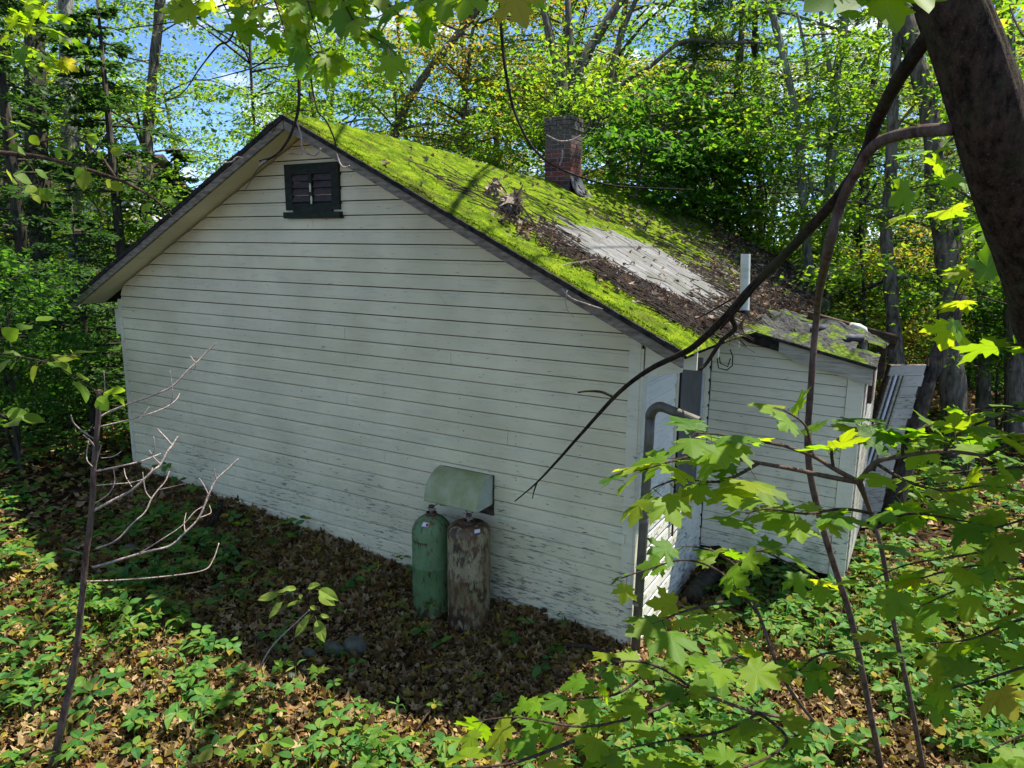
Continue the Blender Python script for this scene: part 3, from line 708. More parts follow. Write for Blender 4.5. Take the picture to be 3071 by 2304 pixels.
I0 = (np.arange(nx - 1)[:, None] * ny + np.arange(ny - 1)[None]); cxm = (EXX[:-1, :-1] - .74) / .11; cym = (EYY[:-1, :-1] - 2.72) / .16
keep = (cxm ** 2 + cym ** 2 + .5 * vnoise(EXX[:-1, :-1], EYY[:-1, :-1], 20, 4)) > 1
tear = ~((EXX[:-1, :-1] > 1.34) & (EYY[:-1, :-1] < 2.9 + .2 * vnoise(EXX[:-1, :-1], EYY[:-1, :-1], 9)) & (EYY[:-1, :-1] > 2.25))
I = I0[keep & tear].ravel()
def ellroof_mat():
    m = Mat('lean-to roof felt and moss', .95, .15); n = m.noise(5, 5, .6); n2 = m.noise(30, 5, .7); o = m.xyz()
    c = m.mix(m.step(n2, .4, .62), (.022, .022, .020), (.085, .085, .078))
    ms = m.math('ADD', n, m.math('MULTIPLY', m.step(o['Y'], 2.35, 2.0), .10))
    c = m.mix(m.step(ms, .53, .60), c, m.mix(m.step(n2, .45, .6), (.05, .085, .008), (.14, .20, .012))); m.color(c); m.bump(n2, 1, .02); return m.m
g2 = Geo(); g2.add(np.stack([EXX, EYY, EZZ], -1).reshape(-1, 3), np.stack([I, I + ny, I + ny + 1, I + 1], 1))
er = g2.obj('lean_to_roof', ellroof_mat(), cabin, smooth=True)
g.obj('fascia', M_GREYB, er)
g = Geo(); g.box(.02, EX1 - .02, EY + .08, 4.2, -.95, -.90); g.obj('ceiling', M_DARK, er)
g = Geo()
for a, b in zip(np.linspace(.12, 1.57, 16)[:-1], np.linspace(.12, 1.57, 16)[1:]):
    za, zb = -.235 - .225 * (a - .3), -.235 - .225 * (b - .3)
    if a < .70: g.hexa([(a, EY - .09, za - .13 * min(1, (a) / .6 + .4)), (b, EY - .09, zb - .13), (b, EY - .06, zb - .13), (a, EY - .06, za - .13 * min(1, (a) / .6 + .4)), (a, EY - .09, za - .01), (b, EY - .09, zb - .01), (b, EY - .06, zb - .01), (a, EY - .06, za - .01)])
    g.hexa([(a, EY - .135, za - .030), (b, EY - .135, zb - .030), (b, EY + .1, zb - .030), (a, EY + .1, za - .030), (a, EY - .130, za - .004), (b, EY - .130, zb - .004), (b, EY + .1, zb - .004), (a, EY + .1, za - .004)])
g.obj('felt_edge', M_FELT, er)
for (x, y, r, l) in ((.93, 2.78, .06, .22), (1.30, 2.6, .05, .20)):   # curled flaps of felt
    g = Geo(); V = []; F = []; n = 9; m = 6; dr = np.array([.8, .5, -.05]) * 1.0; z0 = float(erz(np.array(x), np.array(y)))
    for j in range(m):
        for i in range(n):
            a = -1.2 + 3.3 * i / (n - 1); rr = r * (1 + .15 * math.sin(3 * j + i))
            V.append((x + dr[0] * l * (j / (m - 1) - .5) + rr * math.cos(a) * .5, y + dr[1] * l * (j / (m - 1) - .5) - rr * math.cos(a), z0 + rr * math.sin(a) * .8 + .02))
    F = [(j * n + i, j * n + i + 1, (j + 1) * n + i + 1, (j + 1) * n + i) for j in range(m - 1) for i in range(n - 1)]
    g.add(V, F); g.obj('torn_felt', M_TORN, er, smooth=True)
g = Geo(); g.hexa([(.62, 4.25, -.36), (1.62, 4.05, -.62), (1.62, 4.15, -.62), (.62, 4.35, -.36), (.62, 4.25, -.24), (1.66, 4.0, -.46), (1.66, 4.15, -.46), (.62, 4.35, -.24)]); g.obj('rotten_rafter', M_ROT, er)
for (a, b, c) in ((1.515, 2.35, .022), (1.50, 3.9, .05)):
    g = Geo(); g.hexa([(a - c, b, -.95), (a + c, b, -.95), (a + c, b + .2, -.95), (a - c, b + .2, -.95), (a - c, b, -.52), (a + c, b, -.55), (a + c, b + .2, -.55), (a - c, b + .2, -.52)]); g.obj('rotten_rafter', M_ROT, er)
def pvc(name, x, y, z0, z1, r, lean=(0, 0)):
    g = Geo(); n_ = 18; V = []
    for zz, rr in ((z0, r), (z1, r), (z1, r * .86), (z1 - .15, r * .86)):
        t = (zz - z0)
        for k in range(n_): th = 6.283 * k / n_; V.append((x + lean[0] * t + rr * math.cos(th), y + lean[1] * t + rr * math.sin(th), zz))
    g.add(V, [(i * n_ + k, i * n_ + (k + 1) % n_, (i + 1) * n_ + (k + 1) % n_, (i + 1) * n_ + k) for i in range(3) for k in range(n_)] + [tuple(3 * n_ + k for k in range(n_))])
    return g.obj(name, M_PVC, cabin, smooth=False)
vp = pvc('vent_pipe', .315, 2.15, -.22, .478, .047, (-.05, 0))
g = Geo(); g.lathe([(.075, -.20), (.062, -.155), (.054, -.13), (.052, -.085), (.047, -.08)], .315, 2.15, 20); g.obj('pipe_boot', M_FELT, vp, smooth=True)
g = Geo(); g.tube([(1.35, 3.4, -.85), (1.345, 3.4, -.45), (1.335, 3.4, -.375)], .038, 12); ep = g.obj('elbow_pipe', M_PVC, cabin, smooth=True)
g = Geo(); g.tube([(1.335, 3.4, -.385), (1.325, 3.39, -.34), (1.28, 3.37, -.315), (1.20, 3.33, -.30)], .044, 12); g.obj('elbow', M_PVC, ep, smooth=True)
# wire loops under the broken eave
for q in (((1548, 765), (1552, 795), (1570, 800), (1582, 790), (1583, 770), (1577, 755)), ((1552, 760), (1556, 785), (1572, 792), (1578, 775))):
    g = Geo(); g.tube([on(a, b, 'y', 1.6) for a, b in q], .006, 5); g.obj('hanging_wire', M_FELT, cabin)

# ------------------------------------------------------------------ gas cylinders
def tank_mat(name, c1, c2, rust, top=False):
    m = Mat(name, .55, .4); n = m.noise(6, 5, .65, stretch=(1, 1, .5)); n2 = m.noise(22, 5, .7, stretch=(1, 1, .45)); z = m.xyz()['Z']
    c = m.mix(m.step(n, .38, .62), c1, c2)
    hi = m.math('MULTIPLY', m.step(z, -2.55, -2.95), .13); tp = m.math('MULTIPLY', m.step(z, -2.02, -1.90), .10)
    k = m.math('ADD', m.math('ADD', n2, hi), m.math('ADD', tp, rust))
    c = m.mix(m.step(k, .56, .66), c, m.mix(m.step(n, .4, .6), (.035, .018, .010), (.13, .058, .024)))
    c = m.mix(m.math('MULTIPLY', m.step(m.noise(13, 4), .52, .7), .5), c, (.12, .14, .06))
    m.color(c); m.bump(k, .3, .004); return m.m
def cylinder(x, y, r, z0, ztop, mat, label, domed):
    t = thing('gas_cylinder', (x, y, z0), label, 'gas cylinder', 'gas cylinders against the gable wall')
    H = ztop - z0; prof = [(.0, z0 + .02), (r * .86, z0 + .02), (r * .97, z0 + .05), (r, z0 + .09), (r, z0 + H * .52), (r * 1.012, z0 + H * .525), (r * 1.012, z0 + H * .54), (r, z0 + H * .545)]
    if domed:
        for a in np.linspace(0, 1.38, 9): prof.append((r * math.cos(a), ztop - r * .95 + r * .95 * math.sin(a)))
    else:
        for a in np.linspace(0, 1.25, 7): prof.append((r * (1 - .45 * (1 - math.cos(a))), ztop - r * .38 + r * .38 * math.sin(a)))
    prof.append((.0, ztop))
    g = Geo(); g.lathe(prof, x, y, 32); g.obj('body', mat, t, smooth=True)
    g = Geo(); g.lathe([(r * .80, z0), (r * .80, z0 + .04), (r * .88, z0 + .045)], x, y, 28); g.obj('foot_ring', M_ROT, t)
    g = Geo(); g.lathe([(r * .27, ztop - .02), (r * .27, ztop + .018), (r * .22, ztop + .022), (r * .20, ztop - .01)], x, y, 20); g.obj('collar', M_ROT, t)
    g = Geo(); g.tube([(x, y, ztop - .02), (x, y, ztop + .07)], .018, 8); g.tube([(x - .03, y, ztop + .05), (x + .04, y, ztop + .05)], .014, 8); g.obj('valve', M_GREY, t)
    return t
M_TG = tank_mat('green cylinder paint', (.085, .165, .055), (.13, .22, .085), .01)
M_TB = tank_mat('rusting silver cylinder paint', (.30, .25, .125), (.16, .12, .05), .09)
t1 = cylinder(-1.845, -.30, .185, -2.93, -1.90, M_TG, 'tall green gas cylinder with domed top left of the rusty one', True)
t2 = cylinder(-1.43, -.30, .195, -2.93, -1.90, M_TB, 'rusty brown gas cylinder with flat shoulder right of the green one', False)
M_WLAB = plain('white sticker', (.62, .62, .60), (.70, .70, .68)); M_RLAB = plain('red print', (.38, .02, .03), (.45, .03, .04))
def sticker(t, cx, cy, r, z, az, w, h, m, off, dome):
    g = Geo(); V = []; F = []; n = 5
    for j in range(2):
        for i in range(n):
            a = az + (i / (n - 1) - .5) * w / r; zz = z + (j - .5) * h; rr = (r * math.cos(math.asin(min(.99, (zz - (dome[0])) / dome[1]))) if dome else r) + off
            V.append((cx + rr * math.cos(a), cy + rr * math.sin(a), zz + off))
    F = [(i, i + 1, n + i + 1, n + i) for i in range(n - 1)]; g.add(V, F); g.obj('sticker', m, t)
dm = (-1.90 - .185 * .95, .185 * .95)
sticker(t1, -1.845, -.30, .185, -1.955, -1.35, .085, .03, M_WLAB, .003, dm); sticker(t1, -1.845, -.30, .185, -1.957, -1.22, .03, .022, M_RLAB, .0045, dm)
sticker(t2, -1.43, -.30, .165, -1.925, -.55, .05, .035, M_WLAB, .012, None)
g = Geo()
for i in range(9):                                   # rust runs below the worn weld of the green cylinder
    a = -2.05 + i * .105; l = random.uniform(.02, .055)
    g.add([(-1.845 + .1862 * math.cos(a - .05), -.30 + .1862 * math.sin(a - .05), -2.115), (-1.845 + .1862 * math.cos(a + .05), -.30 + .1862 * math.sin(a + .05), -2.115), (-1.845 + .1862 * math.cos(a), -.30 + .1862 * math.sin(a), -2.115 - l)], [(0, 1, 2)])
g.obj('rust_runs', M_ROT, t1)

# ------------------------------------------------------------------ leaf shapes
HALF = [(0, 0), (.12, -.05), (.32, -.10), (.30, .02), (.52, .08), (.37, .19), (.42, .29), (.64, .33), (.60, .44), (.68, .62), (.50, .56), (.40, .58), (.26, .47), (.22, .53), (.31, .70), (.18, .73), (.13, .86), (0, 1.0)]
def maple_shape():
    pts = HALF + [(-x, y) for x, y in HALF[-2:0:-1]]
    return np.array(pts)
MS = maple_shape()
def maple_verts(r, droop=.18, fold=.12):
    pts = np.vstack([[0, .27], MS, [[0, .02], [.01, -.55], [-.01, -.55]]])[:len(MS) + 1]
    x, y = pts[:, 0], pts[:, 1]; rr = np.hypot(x, y - .2)
    z = -droop * rr ** 2 * (.6 + .8 * r.random()) + fold * np.abs(x) * r.uniform(-1, 1) + .05 * np.sin(6 * x + r.random() * 6) * rr + .04 * np.sin(7 * y + r.random() * 6)
    n = len(MS); F = [(0, 1 + i, 1 + (i + 1) % n) for i in range(n)]
    V = np.stack([x, y, z], 1)
    pv = np.array([[-.008, 0, 0], [.008, 0, 0], [.008, -.35, -.10 + .0], [-.008, -.35, -.10]]); k = len(V)
    return np.vstack([V, pv]), F + [(k, k + 1, k + 2, k + 3)], np.vstack([pts, [[-.005, 0], [.005, 0], [.005, 0], [-.005, 0]]])
MAPLES = []
for i in range(7):
    V, F, uv = maple_verts(np.random.default_rng(i)); g = Geo(); g.add(V, F, uv); MAPLES.append(g.mesh('maple_leaf', M_MAPLE, True))
YM = []
M_MAPLEY = leaf_mat('yellow maple leaf', [(.15, .19, .015), (.22, .22, .02), (.27, .19, .02)], [(.45, .55, .03), (.58, .54, .03), (.60, .42, .03)], isl=False, veins=True)
for i in range(2):
    V, F, uv = maple_verts(np.random.default_rng(40 + i)); g = Geo(); g.add(V, F, uv); YM.append(g.mesh('maple_leaf', M_MAPLEY, True))
OH = [(0, 0), (.16, .08), (.30, .26), (.33, .46), (.26, .68), (.13, .87), (0, 1.0)]
OV = np.array(OH + [(-x, y) for x, y in OH[-2:0:-1]])
def ovate_verts(r, wide=1.0):
    pts = np.vstack([[0, .45], OV]); x, y = pts[:, 0] * wide, pts[:, 1]
    z = .25 * np.abs(x) * r.uniform(.2, 1.2) - .25 * y ** 2 * r.random() + .03 * np.sin(9 * y + r.random() * 6)
    n = len(OV); F = [(0, 1 + i, 1 + (i + 1) % n) for i in range(n)]; V = np.stack([x, y, z], 1); k = len(V)
    return np.vstack([V, [[-.008, 0, 0], [.008, 0, 0], [.008, -.2, -.03], [-.008, -.2, -.03]]]), F + [(k, k + 1, k + 2, k + 3)], np.vstack([pts, np.zeros((4, 2))])
OVATES = []
for i in range(4):
    V, F, uv = ovate_verts(np.random.default_rng(80 + i), 1.15); g = Geo(); g.add(V, F); OVATES.append(g.mesh('ovate_leaf', M_OVATE, True))
NARROW = []
for i in range(3):
    V, F, uv = ovate_verts(np.random.default_rng(90 + i), .72); g = Geo(); g.add(V, F); NARROW.append(g.mesh('leaflet', M_OVATE))

def leaf_matrix(p, tip, up, size):
    y = nrm(tip); z = nrm(np.asarray(up, float) - y * (np.asarray(up, float) @ y)); x = np.cross(y, z)
    m = Matrix.Identity(4)
    for i in range(3): m[i][0], m[i][1], m[i][2], m[i][3] = x[i] * size, y[i] * size, z[i] * size, p[i]
    return m
def put_leaf(meshes, parent, p, tip, size, tilt=.35, name='leaf', up=(0, 0, 1)):
    u = nrm(np.array(up, float) + RNG.normal(0, tilt, 3)); t = np.array(tip, float) + RNG.normal(0, .18, 3)
    m = leaf_matrix(np.asarray(p), t, u, size)
    return link(name, meshes[RNG.integers(len(meshes))], parent, mat=m)

# leaves merged into one mesh, for crowns far enough away
DIA = np.array([[0, 0, 0], [.30, .38, .05], [0, 1, -.06], [-.30, .38, .05]]); DIAF = np.array([[0, 1, 2, 3]])
OVM = np.array([[0, 0, 0], [.30, .25, .06], [.30, .62, .05], [0, 1, -.08], [-.30, .62, .05], [-.30, .25, .06]]); OVMF = np.array([[0, 1, 2, 3], [0, 3, 4, 5]])
LOB = np.array([[0, .25, 0], [0, 0, 0], [.42, .02, -.05], [.30, .25, .02], [.60, .55, -.08], [.25, .50, .02], [0, 1, -.10], [-.25, .50, .02], [-.60, .55, -.08], [-.30, .25, .02], [-.42, .02, -.05]]); LOBF = np.array([[0, i, i + 1] for i in range(1, 10)] + [[0, 10, 1]])
def scatter(g, pos, size, tipdir, tilt, shape, F, curl=0):
    n = len(pos); up = np.array([0, 0, 1.0]) + RNG.normal(0, 1, (n, 3)) * np.asarray(tilt).reshape(-1, 1) if not np.isscalar(tilt) else np.array([0, 0, 1.0]) + RNG.normal(0, tilt, (n, 3))
    up = nrm(up); y = nrm(tipdir - up * (tipdir * up).sum(1, keepdims=True)); x = np.cross(y, up)
    s = np.asarray(size).reshape(-1, 1, 1) * np.ones((n, 1, 1))
    sh = np.repeat(shape[None], n, 0).copy()
    if curl: sh[:, :, 2] += curl * RNG.normal(0, 1, (n, 1)) * (np.abs(sh[:, :, 0]) ** 1.0) * 1.2 + curl * RNG.normal(0, 1, (n, 1)) * (sh[:, :, 1] - .4) ** 2 * 1.5
    V = pos[:, None] + s * (sh[:, :, 0:1] * x[:, None] + sh[:, :, 1:2] * y[:, None] + sh[:, :, 2:3] * up[:, None])
    k = shape.shape[0]; FF = (F[None] + (np.arange(n) * k)[:, None, None]).reshape(-1, F.shape[1])
    g.add(V.reshape(-1, 3), FF)

# ------------------------------------------------------------------ forest behind
def wobble(pts, a, r):
    q = np.array(pts, float); q[1:-1] += r.normal(0, a, (len(q) - 2, 3)); return q

def crown_cloud(clusters, per, size, rad, flat, shape, F, tilt, droop=.25, curl=0):
    g = Geo(); C = np.asarray(clusters); n = len(C) * per
    c = np.repeat(C, per, 0); d = RNG.normal(0, 1, (n, 3)); d = d / np.linalg.norm(d, axis=1, keepdims=True) * RNG.random((n, 1)) ** .45
    r = rad * (.55 + .9 * RNG.random(len(C))).repeat(per)[:, None]
    off = d * r * np.array([1, 1, flat]); pos = c + off
    pos[:, 2] -= droop * (off[:, 0] ** 2 + off[:, 1] ** 2)
    tip = np.concatenate([off[:, :2] + RNG.normal(0, .3, (n, 2)) * rad, np.full((n, 1), -.25 * rad)], 1)
    scatter(g, pos, size * (.6 + .7 * RNG.random(n)), nrm(tip), tilt, shape, F, curl); return g

def tree(name, label, trunks, rads, limbs, mat, leafmat, size=.10, per=46, rad=.55, flat=.35, group=None, cat='tree', shape=DIA, F=DIAF, tilt=.55, sides=9, twigs=True):
    """trunks: lists of world points from the ground up; limbs: (start, end) pairs; leaves hang round each limb's end"""
    base = trunks[0][0]; t = thing(name, base, label, cat, group)
    g = Geo()
    for tr, rd in zip(trunks, rads):
        s_ = smooth(tr, 5); r_ = np.interp(np.linspace(0, 1, len(s_)), np.linspace(0, 1, len(rd)), rd)
        r_ = r_ * (1 + .06 * RNG.normal(0, 1, len(r_))); g.tube(s_, r_, sides, ridges=.12)
    g.obj('trunk', mat, t, smooth=True)
    if limbs:
        g = Geo(); cl = []
        for a, b, w in limbs:
            a, b = np.asarray(a), np.asarray(b); mid = (a + b) / 2 + np.array([0, 0, .10]) * np.linalg.norm(b - a) + RNG.normal(0, .05, 3) * np.linalg.norm(b - a)
            s_ = smooth([a, mid, b], 4); g.tube(s_, np.linspace(w, w * .22, len(s_)), 5, ridges=.1); cl.append(b)
            if twigs:
                for q in range(5):
                    st = s_[RNG.integers(3, len(s_))]; e = st + RNG.normal(0, 1, 3) * np.array([1, 1, .35]) * rad * .9; g.tube([st, (st + e) / 2 + RNG.normal(0, .03, 3), e], [w * .28, w * .2, w * .08], 3, cap=False)
                    cl.append(e)
                cl.append(mid * .35 + b * .65)
        g.obj('limbs', mat, t, smooth=True)
        if per: crown_cloud(cl, per, size, rad, flat, shape, F, tilt).obj('crown', leafmat, t, kind=None)
    return t
def ground_pt(p): return np.array([p[0], p[1], float(G(p[0], p[1])) - .08])
def vline(pts, d):                                   # trunk as it stands in the view, brought down to the ground
    w = [P(a, b, d) for a, b in pts]
    b = w[0]; gz = float(G(b[0], b[1])) - .1
    dr = w[0] - w[1]; k = max(0, (b[2] - gz)) / max(.3, -dr[2]) if dr[2] < -.1 else 0
    foot = b + dr * min(k, 3); foot = np.array([b[0] + np.clip(foot[0] - b[0], -.5, .5), b[1] + np.clip(foot[1] - b[1], -.5, .5), gz])
    return ([foot] if b[2] - gz > .3 else []) + w
def up_limbs(line, n, length, zlo, zhi, w=.03, rise=.25, away=None):
    s_ = smooth(line, 8); k = s_[(s_[:, 2] > zlo) & (s_[:, 2] < zhi)]; out = []
    if len(k) == 0: return out
    for i in range(n):
        a = k[RNG.integers(len(k))]; th = RNG.random() * 6.283; L = length * (.45 + .8 * RNG.random())
        out.append((a, a + np.array([math.cos(th) * L, math.sin(th) * L, L * rise * RNG.normal(.6, .6)]), w * (.6 + .6 * RNG.random())))
    return out

def std_tree(pts, wid, d, mat, leafmat, label, nl=16, L=1.8, zlo=-1.5, zhi=6.5, forks=(), group=None, **kw):
    line = vline(pts, d); r = wid * d / 1555 / 2
    top = line[-1] + (line[-1] - line[-2]) * 1.0; line = line + [top]
    trunks = [line]; rads = [[r * 1.5, r * 1.15, r, r * .9, r * .55]]
    limbs = up_limbs(line, nl, L, zlo, zhi)
    for fp, fw in forks:
        fl = [P(a, b, d) for a, b in fp]; trunks.append(fl); fr = fw * d / 1555 / 2; rads.append([fr, fr * .85, fr * .6]); limbs += up_limbs(fl, max(2, nl // 4), L, zlo, zhi)
    return tree('forest_tree', label, trunks, rads, limbs, mat, leafmat, group=group, **kw)

std_tree([(100, 720), (82, 400), (75, 100), (66, -200)], 42, 13, M_BARKD, M_HEM, 'dark thick trunk at the far left wrapped in hemlock sprays', 10, 2.2, -1.0, 5)
std_tree([(182, 800), (165, 500), (148, 180), (138, -150)], 34, 14.5, M_BARKL, M_LEAF, 'pale grey trunk second from the left edge', 9, 2.0, 0, 6, per=52, size=.10)
std_tree([(314, 560), (318, 400), (322, 250), (345, 20), (362, -150)], 21, 15, M_BARK, M_LEAF, 'straight grey trunk against the sky left of the gable', 12, 2.2, .5, 7, forks=[([(318, 360), (300, 300), (260, 220)], 6)], per=52, size=.10)
std_tree([(22, 720), (14, 300), (14, -100)], 14, 18, M_BARKD, M_LEAFD, 'thin dark trunk at the left edge', 9, 1.8, -1, 7)
std_tree([(560, 420), (548, 250), (540, 100), (545, -60)], 6, 17, M_BARKD, M_LEAF, 'slim tree with round leaves above the left roof slope', 22, 2.2, 0.3, 6.5, size=.11, per=44)
std_tree([(690, 330), (672, 220), (668, 100), (650, -80)], 9, 20, M_BARKD, M_LEAF, 'slender trunk rising just behind the roof peak', 12, 2.0, 0, 7, per=52, size=.10)
std_tree([(820, 420), (868, 250), (920, 160), (978, 88), (1040, 10), (1085, -50)], 17, 16, M_BARK, M_LEAF, 'leaning trunk slanting right above the mossy ridge', 12, 1.9, .3, 6.5, per=52, size=.10)
std_tree([(885, 400), (872, 240), (862, 100), (852, -80)], 8, 22, M_BARKD, M_LEAF, 'thin upright trunk crossing behind the leaning one', 10, 2.0, -.5, 7, per=52, size=.10)
std_tree([(1012, 420), (1006, 240), (1000, 80), (990, -90)], 12, 18, M_BARK, M_LEAF, 'upright trunk between the leaning tree and the chimney', 12, 2.0, -1, 6, per=52, size=.10)
std_tree([(1080, 420), (1072, 300), (1078, 160), (1098, -60)], 10, 21, M_BARKD, M_LEAFD, 'dark slim trunk left of the chimney', 10, 2.0, -1, 7, per=52, size=.10)
std_tree([(1240, 560), (1226, 330), (1220, 230)], 34, 14, M_BARK, M_LEAF, 'big many-stemmed tree spreading right behind the chimney', 10, 1.8, -1, 3,
         forks=[([(1222, 260), (1205, 187), (1201, 133), (1185, 67), (1166, -20), (1150, -90)], 22), ([(1224, 260), (1236, 180), (1231, 83), (1225, -20), (1220, -90)], 18),
                ([(1226, 260), (1248, 167), (1262, 130), (1290, 80), (1345, -5), (1385, -70)], 25), ([(1232, 330), (1288, 250), (1318, 177), (1325, 133), (1347, 62), (1378, -10), (1400, -60)], 15),
                ([(1250, 330), (1338, 190), (1405, 143), (1476, 90), (1560, 92), (1640, 92)], 11)])
std_tree([(1484, 620), (1490, 440), (1498, 300), (1502, 100), (1500, -60)], 11, 16, M_BARKD, M_LEAF, 'slim dark trunk behind the far end of the ridge', 12, 1.8, -1, 6)
std_tree([(1360, 520), (1388, 340), (1402, 250)], 8, 13, M_BARK, M_LEAFD, 'short slanting stem showing over the roof right of the chimney', 14, 1.5, -.5, 3, size=.13)
std_tree([(1752, 640), (1742, 520), (1730, 370), (1722, 270), (1703, 167), (1676, 60), (1650, -60)], 17, 13, M_BARKL, M_LEAF, 'grey trunk forking twice right of the roof', 9, 1.8, .6, 6,
         forks=[([(1730, 330), (1748, 230), (1740, 120), (1720, 20)], 9), ([(1722, 400), (1690, 330), (1640, 200)], 6)])
std_tree([(1780, 640), (1788, 480), (1794, 360), (1803, 230), (1806, 160), (1826, 40), (1836, -60)], 20, 13, M_BARKL, M_LEAF, 'lichen-grey trunk with a slanting right fork', 9, 1.8, .6, 6,
         forks=[([(1800, 200), (1790, 140), (1776, 60), (1770, -30)], 11), ([(1806, 260), (1836, 180), (1876, 117), (1900, 60)], 8), ([(1785, 500), (1758, 430), (1745, 380)], 7)])
std_tree([(1935, 760), (1922, 600), (1914, 500), (1923, 400), (1928, 250), (1936, 110), (1945, -60)], 24, 11, M_BARK, M_LEAF, 'rough brown trunk just right of the lean-to', 9, 1.6, 0, 5.5)
std_tree([(2064, 900), (2050, 720), (2046, 560), (2022, 430), (2010, 260), (1960, 60), (1940, -60)], 40, 11, M_BARK, M_LEAF, 'broad forked trunk left of the near maple trunk', 8, 1.6, -1.4, 5,
         forks=[([(2048, 640), (2070, 480), (2085, 350), (2110, 150)], 24)])
std_tree([(2190, 400), (2182, 200), (2172, 0), (2165, -100)], 28, 12, M_BARK, M_LEAF, 'trunk showing past the right side of the near maple trunk', 8, 1.8, -1, 5)
std_tree([(2128, 930), (2122, 780), (2120, 600)], 26, 13, M_BARK, M_LEAFD, 'mid-grey trunk low at the right behind the leaves', 9, 1.6, -2, 4)
std_tree([(1975, 920), (2000, 830), (2030, 760), (2055, 700)], 34, 9, M_BARKD, M_LEAFD, 'dark tilted trunk behind the leaning wall', 0, 1.0, -2, -1, per=0)
std_tree([(1870, 720), (1864, 600), (1858, 480), (1862, 400)], 6, 12, M_BARKD, M_LEAF, 'sapling-thin stem left of the rough brown trunk', 14, 1.1, -1.5, 1.5, size=.08)
std_tree([(1500, 700), (1530, 540), (1556, 440)], 7, 14, M_BARKD, M_LEAFD, 'thin stem hung with dark leaves beyond the roof corner', 16, 1.4, -1, 3, size=.12)

_e = [(1330, 300), (1385, 345), (1432, 300), (1480, 380), (1548, 300), (1585, 425), (1622, 350), (1452, 440), (1382, 262), (1300, 360), (1530, 470), (1600, 260), (1480, 270), (1350, 390)]
_t = vline([(1652, 760), (1645, 560), (1640, 380), (1632, 150), (1628, -60)], 15)
_l = [(_t[2] + (np.array(_t[3]) - _t[2]) * RNG.uniform(0, .5), P(a, b, 14.2 + RNG.uniform(-1, 1)), .035) for a, b in _e]
tree('forest_tree', 'dark-leaved tree whose boughs overhang the ridge right of the chimney', [_t], [[.10, .08, .07, .05]], _l, M_BARKD, M_LEAFD, size=.12, per=16, rad=.6, flat=.4)
# low understorey trees and bushes that close the view (each stands on its own)
def bush(p, h, r, leafmat, label, n=20, per=60, size=.075, group=None, name='understorey_bush', flat=.45, cat='bush'):
    p = np.asarray(p, float); b = ground_pt(p); stems = []; limbs = []
    st = [[b, b + np.array([RNG.normal(0, .1), RNG.normal(0, .1), h * .5]), b + np.array([RNG.normal(0, .25), RNG.normal(0, .25), h])] for _ in range(3)]
    for s_ in st: limbs += up_limbs(s_, n // 3, r, b[2] + .2 * h, b[2] + h, .014, .3)
    return tree(name, label, st, [[.03, .02, .008]] * 3, limbs, M_BARKD, leafmat, size=size, per=per, rad=.42 * max(.8, r / 1.6), flat=flat, group=group, cat=cat, sides=5)
bush(P(140, 800, 11), 1.5, .8, M_LEAFD, 'low leafy bush left of the cabin near the white corner', 15, 50)
bush(P(220, 840, 12), 2.0, .9, M_LEAFD, 'dark green bush tucked beside the left cabin corner', 18, 60)
bush(P(20, 780, 9), 2.6, .9, M_LEAFD, 'bush cut by the left edge of the view', 18, 60)

def rough_pts(n, vx, dd):
    return [(RNG.uniform(*vx), RNG.uniform(*dd)) for _ in range(n)]
FOREST = []
def far_tree(vx, d, h, r, leafmat, barkm, label, grp, per=34, size=.13, nl=34, L=2.6, lo=.25):
    p = P(vx, 560, d); b = ground_pt(p); a = np.array([RNG.normal(0, .5), RNG.normal(0, .5), h])
    line = [b, b + a * .35 + RNG.normal(0, .15, 3), b + a * .7 + RNG.normal(0, .2, 3), b + a]
    return tree('forest_tree', label, [line], [[r, r * .8, r * .6, r * .3]], up_limbs(line, nl, L, b[2] + lo * h, b[2] + h, .04), barkm, leafmat, size=size, per=per, rad=.75, flat=.4, group=grp, sides=7)
LOOK = ['fresh green', 'deep green', 'bushy green', 'yellow-tinged']
def place(vx, d):
    row = 'nearest row' if d < 17 else 'second row' if d < 22 else 'third row' if d < 31 else 'rearmost row'
    marks = [(-200, 'beyond the left edge'), (60, 'behind the far left trunk'), (250, 'beyond the left eave'), (450, 'over the left roof slope'), (620, 'behind the gable peak'), (760, 'just right of the gable peak'), (900, 'behind the leaning trunk'), (1040, 'behind the mossy ridge'),
             (1160, 'left of the chimney'), (1260, 'right behind the chimney'), (1400, 'right of the chimney'), (1520, 'beyond the far roof end'), (1660, 'left of the grey forked trunks'), (1780, 'behind the grey forked trunks'), (1900, 'behind the rough brown trunk'), (2020, 'behind the broad forked trunk'), (2130, 'left of the near maple trunk'), (2300, 'right of the near maple trunk'), (2420, 'just outside the right edge'), (9999, 'beyond the right edge')]
    return next(m for v, m in marks if vx < v) + ', ' + row + ' of the woods'
def hgt(s_, a, b): return 'low ' if s_ < a else 'tall ' if s_ > b else 'mid-height '
protos = []
for i, (vx, d, lm) in enumerate([(700, 24, M_LEAF), (1250, 26, M_LEAFD), (1650, 24, M_LEAF), (2000, 24, M_LEAFY)]):
    protos.append(far_tree(vx, d, 9.5, .13, lm, M_BARK, 'full-grown ' + LOOK[i] + ' tree ' + place(vx, d), 'far forest trees behind the cabin', lo=.18))
def copy_tree(o, loc, rz, sc):
    c = o.copy(); COL.objects.link(c); c.location = tuple(loc); c.rotation_euler = (0, 0, rz); c.scale = (sc, sc, sc)
    for ch in list(o.children):
        k = ch.copy(); COL.objects.link(k); inv = ch.matrix_parent_inverse.copy(); k.parent = c; k.matrix_parent_inverse = inv
    return c
rr = np.random.default_rng(21)
FT = 'far forest trees behind the cabin'
spots = []
